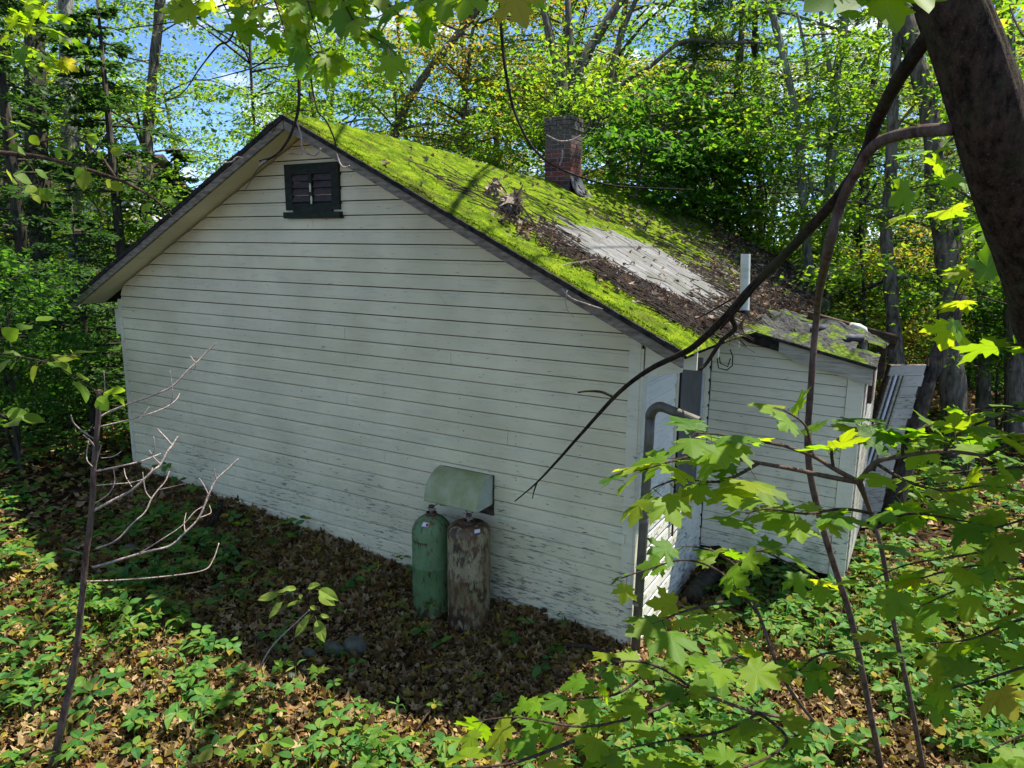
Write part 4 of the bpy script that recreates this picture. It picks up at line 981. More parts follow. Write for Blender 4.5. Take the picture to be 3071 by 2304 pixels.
for vx in np.linspace(-350, 2600, 30):
    for d0 in (20, 29, 40):
        spots.append((vx + rr.uniform(-60, 60), d0 + rr.uniform(-3, 4)))
for vx, d in spots:
    if 230 < vx < 960 and (rr.random() < .90): continue
    if vx <= 250 and rr.random() < .45: continue
    if 1420 < vx < 1950 and rr.random() < .55: continue
    if vx > 900 and rr.random() < .30: continue
    p = ground_pt(P(vx, 560, d)); i = rr.integers(4); c = copy_tree(protos[i], p, rr.random() * 6.283, rr.uniform(.75, 1.15) * (1.0 if d < 33 else 1.25)); c['label'] = hgt(c.scale[0], .9, 1.08) + LOOK[i] + ' tree ' + place(vx, d)
# shorter understorey that hides the horizon
uprot = []; BLOOK = ['leafy green', 'dark green', 'bright green', 'yellowing']
for i, lm in enumerate((M_LEAF, M_LEAFD, M_LEAF, M_LEAFY)):
    uprot.append(bush(P(1500 + 150 * i, 560, 15), 3.4, 1.5, lm, BLOOK[i] + ' bush ' + place(1500 + 150 * i, 15), 30, 55, .095, 'understorey bushes behind the cabin'))
for vx in np.linspace(-450, 2600, 34):
    for d0 in (13, 18, 25):
        if rr.random() < (.22 if d0 > 14 else .5): continue
        v = vx + rr.uniform(-40, 40); d = d0 + rr.uniform(-1.5, 2.5)
        p = P(v, 560, d)
        if -7.5 < p[0] < 2.2 and p[1] < 10.5: continue
        if v < 330 and d < 17: continue
        i = rr.integers(4); c = copy_tree(uprot[i], ground_pt(p), rr.random() * 6.283, rr.uniform(.6, 1.05)); c['label'] = hgt(c.scale[0], .75, .92) + BLOOK[i] + ' bush ' + place(v, d)

# conifers
def conifer(p, h, r, leafmat, label, tiers, per, ln, size, droop, barkm=M_BARKD, width=.05, base=.12):
    b = ground_pt(p); t = thing('conifer', b, label, 'conifer')
    top = b + np.array([0, 0, h]); g = Geo(); g.tube([b, (b + top) / 2, top], [r, r * .7, r * .15], 9, ridges=.1); g.obj('trunk', barkm, t, smooth=True)
    g = Geo(); lf = Geo(); pos = []; tip = []
    for i in range(tiers):
        f = (i + RNG.random()) / tiers; z = b[2] + h * (base + (.98 - base) * f); L = ln * (1.05 - f) ** .7 * (.6 + .6 * RNG.random())
        th = RNG.random() * 6.283; d = np.array([math.cos(th), math.sin(th), 0]); st = np.array([b[0], b[1], z])
        s_ = np.array([st + d * L * u + np.array([0, 0, (.12 * u - droop * u * u) * L]) for u in np.linspace(0, 1, 7)]); g.tube(s_, np.linspace(.022, .006, 7), 4)
        side = np.array([-d[1], d[0], 0])
        for q in range(per):
            u = .15 + .85 * RNG.random() ** .8; c = st + d * L * u + np.array([0, 0, (.12 * u - droop * u * u) * L]); w = (1.05 - u) * L * .45 + .08
            s2 = RNG.uniform(-1, 1); pos.append(c + side * w * s2 + d * abs(s2) * .2 * w + np.array([0, 0, -.08 * abs(s2) * w + RNG.normal(0, .02)])); tip.append(d * .7 + side * np.sign(s2) * .7 + RNG.normal(0, .25, 3) + np.array([0, 0, -.15]))
    g.obj('limbs', barkm, t, smooth=True)
    sp = np.array([[0, 0, 0], [width, .3, 0], [width * .7, .7, 0], [0, 1, 0], [-width * .7, .7, 0], [-width, .3, 0]])
    scatter(lf, np.array(pos), size * (.5 + .9 * RNG.random(len(pos))), nrm(np.array(tip)), .35, sp, OVMF)
    lf.obj('crown', leafmat, t); return t
conifer(P(1570, 560, 15.5), 10, .16, M_PINE, 'tall pale white pine with tiered branches right of the chimney', 60, 260, 3.4, .26, .12)
conifer(P(1850, 560, 17), 10, .16, M_PINE, 'white pine behind the pair of grey forked trunks', 50, 240, 3.6, .26, .10)
conifer(P(175, 640, 10.2), 3.6, .06, M_HEM, 'young hemlock standing close left of the cabin corner', 40, 120, 1.35, .09, .2, base=.1, width=.22)
conifer(P(60, 640, 11.5), 8, .12, M_HEM, 'drooping hemlock in front of the far left trunk', 64, 180, 2.3, .11, .25, base=.1, width=.22)
conifer(P(270, 640, 13), 7.0, .11, M_HEM, 'hemlock whose sprays reach the left eave', 60, 180, 2.1, .11, .25, base=.08, width=.22)
conifer(P(-90, 640, 13), 8, .12, M_HEM, 'hemlock leaning in from the left edge', 50, 156, 2.4, .11, .22, base=.08, width=.22)
conifer(P(400, 640, 18), 5.2, .10, M_HEM, 'small hemlock half hidden by the left roof slope', 50, 240, 1.9, .11, .2, base=.05, width=.22)

# the neighbouring house glimpsed at the left
hb = P(60, 640, 30); hz = float(G(hb[0], hb[1])) - .7; house = thing('neighbour_house', (hb[0], hb[1], hz), 'white house with brown roof glimpsed through the hemlocks at left', 'house')
hd = nrm(np.array([RT[0], RT[1], 0])); hn = np.array([-hd[1], hd[0], 0])
def hp(u, v, z): return np.array([hb[0], hb[1], hz]) + hd * u + hn * v + np.array([0, 0, z])
g = Geo(); g.hexa([hp(-5.5, 0, 0), hp(4, 0, 0), hp(4, 7, 0), hp(-5.5, 7, 0), hp(-5.5, 0, 4.6), hp(4, 0, 4.6), hp(4, 7, 4.6), hp(-5.5, 7, 4.6)]); hw = g.obj('wall', M_WHITE, house)
for k in range(26):
    g = Geo(); z = .12 + k * .17; g.hexa([hp(-5.5, -.03, z), hp(4, -.03, z), hp(4, -.002, z), hp(-5.5, -.002, z), hp(-5.5, -.008, z + .165), hp(4, -.008, z + .165), hp(4, -.002, z + .165), hp(-5.5, -.002, z + .165)]); g.obj('clapboard', M_WHITE, hw)
g = Geo(); g.hexa([hp(-6, -.5, 4.55), hp(4.5, -.5, 4.55), hp(4.5, 3.5, 6.6), hp(-6, 3.5, 6.6), hp(-6, -.5, 4.7), hp(4.5, -.5, 4.7), hp(4.5, 3.5, 6.75), hp(-6, 3.5, 6.75)])
g.hexa([hp(-6, 3.5, 6.6), hp(4.5, 3.5, 6.6), hp(4.5, 7.5, 4.55), hp(-6, 7.5, 4.55), hp(-6, 3.5, 6.75), hp(4.5, 3.5, 6.75), hp(4.5, 7.5, 4.7), hp(-6, 7.5, 4.7)]); g.obj('roof', M_REDROOF, house)
for u in (-3.6, -.6, 2.2):
    for z in (.9, 3.0):
        g = Geo(); 
        for a, b, c, d in ((-.5, .5, -.08, 0), (-.5, .5, 1.2, 1.28), (-.5, -.42, 0, 1.2), (.42, .5, 0, 1.2), (-.03, .03, 0, 1.2)):
            g.hexa([hp(u + a, -.07, z + c), hp(u + b, -.07, z + c), hp(u + b, -.035, z + c), hp(u + a, -.035, z + c), hp(u + a, -.07, z + d), hp(u + b, -.07, z + d), hp(u + b, -.035, z + d), hp(u + a, -.035, z + d)])
        f = g.obj('window', M_ALU, house); g = Geo(); g.hexa([hp(u - .42, -.05, z), hp(u + .42, -.05, z), hp(u + .42, -.036, z), hp(u - .42, -.036, z), hp(u - .42, -.05, z + 1.2), hp(u + .42, -.05, z + 1.2), hp(u + .42, -.036, z + 1.2), hp(u - .42, -.036, z + 1.2)]); g.obj('pane', M_GLASS, f)

# ------------------------------------------------------------------ forest floor: fallen leaves, twigs, green cover
def in_cabin(x, y): return ((x > WALLX - .02) & (x < .03) & (y > -.03) & (y < 9.1)) | ((x > 0) & (x < 1.5) & (y > 2.05) & (y < 4.4))
def floor_pts(n, dmax, dmin=2.0, power=1.0):
    # spread over the ground in view, denser near the camera
    th = YAW + np.radians(RNG.uniform(-44, 44, n)); d = dmin + (dmax - dmin) * RNG.random(n) ** power
    x = CAM[0] - np.sin(th) * d; y = CAM[1] + np.cos(th) * d
    k = ~in_cabin(x, y); return x[k], y[k]
g = Geo()
x, y = floor_pts(30000, 9, 1.2, .75); n = len(x); z = G(x, y) + .01 + .045 * RNG.random(n)
a = RNG.random(n) * 6.283; scatter(g, np.stack([x, y, z], 1), .035 + .055 * RNG.random(n) ** 1.5, np.stack([np.cos(a), np.sin(a), RNG.normal(0, .25, n)], 1), .55, LOB, LOBF, .75)
x, y = floor_pts(60000, 9, 1.2, .75); n = len(x); z = G(x, y) + .005 + .035 * RNG.random(n)
a = RNG.random(n) * 6.283; scatter(g, np.stack([x, y, z], 1), .022 + .045 * RNG.random(n), np.stack([np.cos(a), np.sin(a), RNG.normal(0, .3, n)], 1), .7, OVM, OVMF, .8)
x, y = floor_pts(45000, 26, 8, 1.2); n = len(x); z = G(x, y) + .01 + .05 * RNG.random(n)
a = RNG.random(n) * 6.283; scatter(g, np.stack([x, y, z], 1), .07 + .07 * RNG.random(n), np.stack([np.cos(a), np.sin(a), RNG.normal(0, .2, n)], 1), .45, DIA, DIAF, .3)
# leaves drifted against the gable wall
n = 11000; x = RNG.uniform(WALLX, .1, n); y = -.03 - np.abs(RNG.normal(0, .26, n)); z = G(x, y) + .015 + .07 * RNG.random(n) * np.exp(y / .25)
a = RNG.random(n) * 6.283; scatter(g, np.stack([x, y, z], 1), .05 + .055 * RNG.random(n), np.stack([np.cos(a), np.sin(a), RNG.normal(0, .3, n)], 1), .6, LOB, LOBF, .5)
g.obj('leaf_litter', M_LITTER, kind='stuff')
g = Geo()
for i in range(900):
    x, y = floor_pts(1, 10, 1.5, .9)
    if len(x) == 0: continue
    p = np.array([x[0], y[0], float(G(x[0], y[0])) + .03]); th = RNG.random() * 6.283; L = RNG.uniform(.08, .45); d = np.array([math.cos(th), math.sin(th), RNG.normal(0, .08)])
    g.tube([p - d * L / 2, p + RNG.normal(0, .012, 3), p + d * L / 2], [.005, .004, .002], 3, cap=False)
g.obj('fallen_twigs', M_TWIG, kind='stuff')

def cover_density(x, y):
    lf = 1 / (1 + np.exp((x + 3.0 + .9 * (y + 1.6)) / .35 - 0)) # left part
    near_wall = np.exp(-np.clip(-y - .0, 0, 5) / .75) * (x > -5.6)
    fg = .50 + .62 * vnoise(x, y, 1.3, 31)
    d = np.where(x < -3.4, 1.25, np.where(x > .5, 1.25, .42)) * fg
    d = np.where((x > -3.9) & (x < .15) & (y > -1.75), .03 + .10 * (x < -3.2), d)
    d = np.where((x <= -3.9) & (y > -.75 - .22 * (x + 3.9)) & (x > -6.4), .12, d)
    return np.clip(d, 0, 1.3)
def cover(n, dmin, dmax, power, size, hmax, shape, F):
    x, y = floor_pts(n, dmax, dmin, power); k = RNG.random(len(x)) < cover_density(x, y) * .85; x, y = x[k], y[k]; n = len(x)
    h = RNG.uniform(.05, hmax, n); rot = RNG.random(n) * 6.283; kind = RNG.integers(3, 6, n); s = size * (.55 + .75 * RNG.random(n))
    P_, T_, S_ = [], [], []
    z = G(x, y) + .02
    for j in range(5):
        m = kind > j
        a = rot + j * 2 * math.pi / np.maximum(kind, 3) * np.where(kind == 3, .85, 1) + RNG.normal(0, .15, n)
        t = np.stack([np.cos(a), np.sin(a), RNG.normal(-.12, .15, n)], 1)
        P_.append((np.stack([x, y, z + h], 1) + t * s[:, None] * .12)[m]); T_.append(t[m]); S_.append((s * RNG.uniform(.8, 1.15, n))[m])
    g = Geo(); pos = np.concatenate(P_); scatter(g, pos, np.concatenate(S_), nrm(np.concatenate(T_)), .22, shape, F, .25)
    st = np.stack([x, y, z - .02], 1); tp = np.stack([x, y, z + h], 1); w = .002
    V = np.stack([st + [w, 0, 0], st - [w, 0, 0], tp - [w, 0, 0], tp + [w, 0, 0]], 1).reshape(-1, 3)
    g.add(V, np.arange(4 * n).reshape(-1, 4)); return g
LEAFLET = np.array([[0, 0, 0], [.20, .16, .05], [.31, .42, .07], [.22, .72, .03], [0, 1, -.08], [-.22, .72, .03], [-.31, .42, .07], [-.20, .16, .05], [0, .45, 0]])
LEAFLETF = np.array([[8, i, (i + 1) % 8] for i in range(8)])
cover(6800, 1.6, 6.5, .8, .092, .20, LEAFLET, LEAFLETF).obj('ground_cover', M_COVER, kind='stuff')
NARROWL = LEAFLET * np.array([.55, 1.25, 1]); cover(1500, 1.6, 7, .85, .085, .30, NARROWL, LEAFLETF).obj('tall_weeds', M_COVER, kind='stuff')
x, y = floor_pts(3400, 9, 1.6, .8); k = RNG.random(len(x)) < cover_density(x, y) * .6; x, y = x[k], y[k]; n = len(x); h = RNG.uniform(.05, .26, n)
g = Geo(); a = RNG.random(n) * 6.283; z = G(x, y)
for j in range(3):
    b_ = a + j * 2.1 + RNG.normal(0, .2, n); t_ = np.stack([np.cos(b_), np.sin(b_), RNG.normal(-.1, .2, n)], 1); scatter(g, np.stack([x, y, z + h], 1) + t_ * .02, .05 + .06 * RNG.random(n), nrm(t_), .3, LOB, LOBF, .3)
g.obj('low_maple_seedlings', M_LEAF, kind='stuff')
g = Geo(); x, y = floor_pts(420, 8, 1.8, .8); k = RNG.random(len(x)) < .6 * cover_density(x, y); BL = np.array([[-.018, 0, 0], [.018, 0, 0], [.012, .55, .03], [0, 1, -.12], [-.012, .55, .03]]); BLF = np.array([[0, 1, 2, 4], [4, 2, 3, 3]])
for x_, y_ in zip(x[k], y[k]):
    m_ = 9; a = RNG.random(m_) * 6.283; t_ = nrm(np.stack([np.cos(a), np.sin(a), RNG.uniform(.3, 1.6, m_)], 1)); pos = np.array([x_, y_, float(G(x_, y_))]) + RNG.normal(0, .012, (m_, 3)) * [1, 1, 0]
    for p_, q_ in zip(pos, t_):
        L_ = RNG.uniform(.10, .24); sd_ = nrm(np.cross(q_, [0, 0, 1])) * .0035; e1 = p_ + q_ * L_ * .6; e2 = e1 + nrm(q_ * [1, 1, .1]) * L_ * .45
        g.add([p_ - sd_, p_ + sd_, e1 + sd_, e1 - sd_, e2], [(0, 1, 2, 3), (3, 2, 4)])
g.obj('grass_tufts', M_LEAFD, kind='stuff')
cover(11000, 6.5, 18, 1.1, .10, .26, OVM, OVMF).obj('ground_cover', M_COVER, kind='stuff')

# ------------------------------------------------------------------ roof litter
g = Geo(); n = 9000; x = .45 - 3.7 * RNG.random(n) ** 1.3; y = -.2 + 9.1 * RNG.random(n)
dens = .035 + .50 * np.clip((x + 1.5) / 1.3, 0, 1) * np.clip((y - .3) / .4, 0, 1) + .22 * np.clip((y - 3.6) / 1.2, 0, 1) * np.clip((x + 3.0) / .8, 0, 1)
dens = dens * (.35 + .9 * (vnoise(x, y, 2.6, 17) > -.1)) * np.where(bare(x, y) > .12, .12, 1); k = RNG.random(n) < dens; x, y = x[k], y[k]; n = len(x)
z = RZ(x, y) + .012 + np.maximum(0, moss_h(x, y)) * .9 + .02 * RNG.random(n); a = RNG.random(n) * 6.283
scatter(g, np.stack([x, y, z], 1), .03 + .05 * RNG.random(n), np.stack([np.cos(a), np.sin(a), RNG.normal(0, .4, n)], 1), .6, LOB, LOBF, .7)
n = 1900; x = .45 - 1.9 * RNG.random(n) ** 1.2; y = .05 + 1.1 * RNG.random(n); k = (RNG.random(n) < np.clip(.35 + .9 * vnoise(x * .7, y * 1.2, 3.5, 18), .05, 1) * np.clip(1.35 - np.abs(y - .62 + .18 * vnoise(x, y * .2, 2.5, 19)) * 2.6, 0, 1)) & (bare(x, y) < .14); x, y = x[k], y[k]; n = len(x)
z = RZ(x, y) + .008 + np.maximum(0, moss_h(x, y)) * .9 + .012 * RNG.random(n); a = RNG.random(n) * 6.283
scatter(g, np.stack([x, y, z], 1), .02 + .05 * RNG.random(n), np.stack([np.cos(a), np.sin(a), RNG.normal(0, .25, n)], 1), .45, LOB, LOBF, .8)
g.obj('roof_leaves', M_DRY, roof, kind='stuff')
g = Geo()
for i in range(5200):
    x = .44 - 2.9 * RNG.random() ** 1.3; y = RNG.uniform(.25, 8.8) if i % 4 else RNG.uniform(.10, 1.15)
    if RNG.random() > .12 + .9 * max(0, min(1, (x + 1.6) / 1.4)) * (1 if .35 < y < 1.5 or y > 2.6 else .45): continue
    if bare(x, y) > .06 and RNG.random() > .05: continue
    L = RNG.uniform(.06, .42) * (1 if RNG.random() < .8 else 1.6); th = RNG.normal(.2, .9); d = np.array([math.cos(th), math.sin(th), 0]); q = []
    for u in (-.5, 0, .5):
        qx, qy = x + d[0] * L * u + RNG.normal(0, .012), y + d[1] * L * u + RNG.normal(0, .012); q.append((qx, qy, float(RZ(qx, qy)) + max(0, float(moss_h(np.array(qx), np.array(qy)))) * .8 + RNG.uniform(.005, .04)))
    g.tube(q, [.006, .005, .002], 3, cap=False)
g.obj('roof_twigs', M_TWIGD, roof, kind='stuff')

M_BUNCH = leaf_mat('curled dead oak leaves', [(.14, .10, .065), (.26, .20, .145), (.38, .31, .23), (.10, .07, .045)], [(.14, .1, .06), (.2, .14, .08), (.3, .2, .1), (.1, .06, .03)], tw=.15, rough=.6)
def dead_bunch(x, y, h, r, n, label):
    z = float(RZ(x, y)); t = thing('dead_leaf_bunch', (x, y, z + .02), label, 'dead leaves', 'dead leaf bunches on the moss')
    g = Geo(); th = RNG.random(n) * 6.283; rr_ = r * RNG.random(n) ** .5; zz = RNG.random(n)
    pos = np.stack([x + rr_ * np.cos(th) * (1 - .4 * zz), y + rr_ * np.sin(th) * (1 - .4 * zz), z + .04 + h * zz], 1)
    scatter(g, pos, .085 * (.7 + .6 * RNG.random(n)), nrm(np.stack([np.cos(th) * .5, np.sin(th) * .5, -np.ones(n)], 1)), 1.2, LOB, LOBF, 1.0); g.obj('leaves', M_BUNCH, t, kind='stuff')
    g = Geo(); g.tube(smooth([(x, y, z + h + .03), (x + .04, y, z + h + .02), (x + .16, y - .02, z + .06), (x + .34, y - .05, float(RZ(x + .34, y)) + .03)], 4), [.008] * 12 + [.004], 6); g.obj('twig', M_TWIG, t)
q = on(1065, 435, 'y', .95); dead_bunch(q[0], .95, .16, .05, 26, 'smaller upright bunch of curled dead leaves on the moss')
q = on(1102, 490, 'y', .60); dead_bunch(q[0], .60, .17, .09, 60, 'larger clump of pale dead oak leaves near the roof edge')
def stick(pts, rad, mat, label, name='fallen_branch', group=None, smoothn=4):
    g = Geo(); s_ = smooth(pts, smoothn); g.tube(s_, np.interp(np.linspace(0, 1, len(s_)), np.linspace(0, 1, len(rad)), rad), 6, ridges=.15)
    return g.obj(name, mat, None, smooth=True, label=label, cat='branch', group=group)
stick([on(a, b, 'y', c) for a, b, c in ((1290, 560, .05), (1214, 575, -.10), (1207, 605, -.30), (1228, 640, -.42), (1262, 655, -.42), (1302, 668, -.44))], [.004, .007, .007, .006, .004], M_TWIGP, 'pale curved twig hanging over the rake edge')
stick([on(a, b, 'y', c) for a, b, c in ((1225, 628, -.42), (1222, 650, -.43), (1226, 670, -.43), (1240, 685, -.42))], [.003, .003, .002], M_TWIGP, 'hair-thin pale twig end dangling below the rake board')

# ------------------------------------------------------------------ stones, logs, post
def stone(p, sx, sy, sz, mat, label, seed=0, grp='stones by the gable wall'):
    g = Geo(); r = np.random.default_rng(seed); n, m = 14, 9; V = []; F = []
    for j in range(m):
        ph = math.pi * (j + .001) / (m - 1)
        for i in range(n):
            th = 6.283 * i / n; d = np.array([math.sin(ph) * math.cos(th), math.sin(ph) * math.sin(th), math.cos(ph)])
            k = 1 + .16 * float(vnoise(d[0] * 2 + seed, d[1] * 2 + d[2] * 3, 1.0, seed)) ; V.append((p[0] + sx * d[0] * k, p[1] + sy * d[1] * k, p[2] + sz * d[2] * k))
    for j in range(m - 1):
        for i in range(n): F.append((j * n + i, (j + 1) * n + i, (j + 1) * n + (i + 1) % n, j * n + (i + 1) % n))
    g.add(V, F); g.obj('stone', mat, smooth=True, label=label, cat='stone', group=grp)
for (vx, vy, s, m, lab) in ((720, 1412, .10, M_STONE, 'mossy grey stone left of the two dark ones under the shade line'), (768, 1406, .115, M_STONE, 'largest mossy stone in front of the cylinders'), (668, 1420, .07, M_STONE, 'low flat stone leftmost of the mossy group'),
                            (632, 1466, .05, M_STONE, 'small pale stone nearest the seedling foot'), (1362, 1425, .09, M_STONE2, 'smooth pink stone at the foot of the cabin corner'),
                            (2430 / 1.388 * .0 + 1985, 1272, .09, M_ROT, 'reddish stone right of the lean-to'), (1705, 1610, .05, M_STONE2, 'small light stone among foreground leaves at right'), (282, 1195, .09, M_STONE, 'grey stone half sunk in the cover left of the wall')):
    p = gp_(vx, vy); stone(p + np.array([0, 0, s * .35]), s, s * .8, s * .72, m, lab, int(vx))
g = Geo(); a, b = gp_(1490, 1310), gp_(1545, 1255); g.tube([a + [0, 0, .09], (a + b) / 2 + [0, 0, .12], b + [0, 0, .10]], [.085, .09, .08], 10, ridges=.15); g.obj('fallen_log', M_BARKD, smooth=True, label='dark round log lying below the lean-to', cat='log')
g = Geo(); pts = [gp_(405, 1180) + [0, 0, .04], gp_(440, 1160) + [0, 0, .08], gp_(470, 1135) + [0, 0, .10], gp_(478, 1110) + [0, 0, .14]]; g.tube(smooth(pts, 4), .03, 8); g.obj('drain_hose', M_FELT, smooth=True, label='black bent hose on the ground by the left of the gable wall', cat='hose')
p = gp_(1132, 1640); stick([p, p + np.array([0, 0, .15]), p + np.array([.005, 0, .31])], [.022, .019, .018], M_BARKD, 'short dark stump of a cut sapling in the foreground', 'cut_stem')
for pts, r, lab in (([(1215, 1410), (1260, 1420), (1310, 1422), (1370, 1418)], .018, 'long brown stick lying below the cabin corner'), ([(1480, 1452), (1560, 1455), (1640, 1440)], .016, 'stick lying right of the pink stone'),
                    ([(545, 1385), (580, 1420), (612, 1448), (650, 1480)], .010, 'reddish fallen branch pointing at the seedling'), ([(1195, 1470), (1300, 1500), (1420, 1520)], .012, 'thin branch across the leaves in front of the corner'),
                    ([(1680, 1350), (1800, 1345), (1930, 1350), (2060, 1355)], .012, 'long thin branch across the ground cover at right'), ([(1730, 1600), (1690, 1630), (1640, 1650)], .03, 'dark thick stick at the bottom right'),
                    ([(900, 1590), (930, 1560), (965, 1530)], .008, 'small twig in the sunlit leaves at bottom centre'), ([(700, 1180), (682, 1150), (668, 1135)], .006, 'thin twig propped against the wall boards')):
    stick([gp_(a, b) + np.array([0, 0, .04 + r + (.05 if i == 1 else 0)]) for i, (a, b) in enumerate(pts)], [r, r * .9, r * .5], M_TWIG, lab)

# ------------------------------------------------------------------ near maple trunk with its limbs, upper right
def vpts(l): return [P(a, b, d) for a, b, d in l]
tr = vpts([(2330, 1000, 2.3), (2275, 680, 2.0), (2240, 560, 1.88), (2190, 420, 1.78), (2146, 280, 1.70), (2098, 130, 1.66), (2050, 0, 1.62), (1995, -180, 1.6), (1940, -400, 1.6)])
foot = ground_pt(tr[0] + (tr[0] - tr[2]) * 1.6)
maple = thing('maple_tree', foot, 'big dark leaning maple trunk close to the camera at upper right', 'tree')
s_ = smooth([foot] + tr, 40); r_ = np.interp(np.linspace(0, 1, len(s_)), [0, .3, .5, .7, 1], [.12, .090, .080, .072, .058]); ns_ = 90
t_ = nrm(np.gradient(s_, axis=0)); a_ = nrm(np.cross(t_, [0, 1, 0.])); b_ = np.cross(t_, a_); L_ = np.concatenate([[0], np.cumsum(np.linalg.norm(np.diff(s_, axis=0), axis=1))]); th_ = np.arange(ns_) / ns_ * 2 * math.pi
TH, LL = np.meshgrid(th_, L_); cx_, cy_ = np.cos(TH), np.sin(TH)
rel = .035 * vnoise(cx_ * 3 + LL * .6, cy_ * 3 - LL * .4, 3, 71) + .030 * (np.abs(vnoise(cx_ * 9 + LL * 1.2, cy_ * 9, 2.4, 72)) - .3) + .020 * vnoise(cx_ * 20, cy_ * 20 + LL * 14, 1.5, 73) + .03 * vnoise(LL * 3, cx_ * 1.3, 2, 74)
RR_ = r_[:, None] * (1 + rel); V = s_[:, None] + RR_[..., None] * (cx_[..., None] * a_[:, None] + cy_[..., None] * b_[:, None])
g = Geo(); I = (np.arange(len(s_) - 1)[:, None] * ns_ + np.arange(ns_)[None]); J = (np.arange(len(s_) - 1)[:, None] * ns_ + (np.arange(ns_)[None] + 1) % ns_)
g.add(V.reshape(-1, 3), np.stack([I, J, J + ns_, I + ns_], -1).reshape(-1, 4)); g.obj('trunk', M_BARKM, maple, smooth=True)
g = Geo()
l1 = smooth(vpts([(2030, 40, 1.62), (1985, 105, 1.70), (1930, 190, 1.85), (1893, 265, 2.0), (1868, 335, 2.1), (1810, 425, 2.25), (1710, 535, 2.5), (1625, 620, 2.7), (1567, 685, 2.85), (1500, 748, 3.0), (1460, 770, 3.1), (1400, 800, 3.2), (1335, 850, 3.35), (1262, 930, 3.5), (1200, 1000, 3.6), (1156, 1046, 3.7), (1112, 1083, 3.75)]), 4)
g.tube(l1, np.interp(np.linspace(0, 1, len(l1)), [0, .15, .35, .5, .6, .75, 1], [.019, .017, .0165, .015, .0135, .010, .003]), 9, ridges=.12)
for q, r in (([(1322, 856, 3.37), (1300, 847, 3.4), (1270, 845, 3.4), (1248, 848, 3.4)], .008), ([(1160, 1043, 3.7), (1154, 1060, 3.7), (1150, 1077, 3.7)], .005), ([(1605, 640, 2.75), (1580, 680, 2.8), (1588, 710, 2.85), (1560, 735, 2.9), (1530, 780, 2.95), (1512, 800, 2.95)], .013),
             ([(1640, 608, 2.66), (1600, 660, 2.72), (1556, 712, 2.8)], .009), ([(1590, 640, 2.7), (1530, 676, 2.75), (1500, 690, 2.8)], .004)):
    s2 = smooth(vpts(q), 4); g.tube(s2, np.linspace(r, r * .5, len(s2)), 7)
g.obj('drooping_limb', M_BARKN, maple, smooth=True)
# unseen upper maple added above the frame; its crown is shaped to throw dappled shade
tt_ = tr[-1]; top_ = tt_ + np.array([-.6, 1.2, 3.2]); g = Geo(); s2 = smooth([tt_, (tt_ + top_) / 2 + np.array([.2, 0, 0]), top_], 5); g.tube(s2, np.linspace(.07, .04, len(s2)), 12, ridges=.05); g.obj('added_upper_trunk', M_BARKN, maple, smooth=True)
g = Geo(); cl = []; rc = np.random.default_rng(12)
LIT = [P(1700, 1000, 2.2), P(2050, 1080, 2.2), P(1480, 1010, 2.1), P(1400, 1500, 2.5), gp_(250, 1350), gp_(60, 1250), gp_(650, 1560), gp_(1700, 1560), gp_(2100, 1300), gp_(420, 1450), gp_(250, 1600), P(750, 20, 2.5), P(2050, 450, 2.8), gp_(900, 1600), gp_(40, 900), on(900, 330, 'x', -3.2), on(1330, 410, 'x', -3.2)]  # spots to stay sunlit; canopy clusters that would shade them are dropped
for i in range(460):
    c = np.array([rc.uniform(-8, 5), rc.uniform(-3.5, 11.5), rc.uniform(6.0, 8.5)]); q = c - CAM; dz = q @ FW; 
    if dz > 0 and (q @ UP) / dz - .75 / dz < .60 and abs((q @ RT) / dz) < .95: continue
    k = c - SUN_DIR * (c[2] - .6) / SUN_DIR[2]                # the spot it shades at roof height
    if float(vnoise(k[0] * .8, k[1] * .8, 1.2, 77)) < .08: continue
    if any(np.linalg.norm(np.cross(c - q_, SUN_DIR)) < (1.25 if q_[1] > 1 else 2.5) for q_ in LIT): continue
    cl.append(c)
for i in range(0, len(cl), 3):
    a_ = s2[rc.integers(4, len(s2))]; b_ = cl[i]; s3 = smooth([a_, (a_ + b_) / 2 + np.array([0, 0, .5]), b_], 4); g.tube(s3, np.linspace(.03, .008, len(s3)), 5)
g.obj('added_shade_limbs', M_BARKN, maple, smooth=True)
crown_cloud(cl, 46, .13, .62, .4, LOB, LOBF, .5).obj('crown', M_LEAF, maple)  # unseen canopy, added to dapple the roof and clearing
def leafy(parent, twigs, meshes, size, step, mat=M_TWIG, jitter=.35, r0=.006, ymesh=None, yfrac=0, spread=.6, droop=-.12, limit=260, name='leaf', tilt=.30, up=(0, 0, 1)):
    g = Geo(); c = 0
    for q in twigs:
        s_ = smooth(vpts(q), 6); g.tube(s_, np.linspace(r0, r0 * .35, len(s_)), 5, cap=False)
        L = np.concatenate([[0], np.cumsum(np.linalg.norm(np.diff(s_, axis=0), axis=1))]); t = step * .6
        while t < L[-1] + step * .5 and c < limit:
            tt = min(t, L[-1]); p = np.array([np.interp(tt, L, s_[:, k]) for k in range(3)]); i = min(len(s_) - 2, int(np.searchsorted(L, tt)) - 1); d = nrm(s_[i + 1] - s_[i])
            for sgn in (-1, 1):
                side = np.cross(d, [0, 0, 1]) * sgn; sz = size * RNG.uniform(.65, 1.15); tip = nrm(d * .5 + side * spread + np.array([0, 0, droop]) + RNG.normal(0, jitter, 3) * np.array([1, 1, .4]))
                pet = p + tip * sz * .45; g.tube([p, pet], [.0014, .001], 3, cap=False)
                put_leaf(ymesh if (ymesh and RNG.random() < yfrac) else meshes, parent, pet, tip, sz, tilt, name, up); c += 1
            if tt >= L[-1]: break
            t += step * RNG.uniform(.75, 1.3)
    g.obj('twigs', mat, parent, smooth=True, kind=None)
    return c
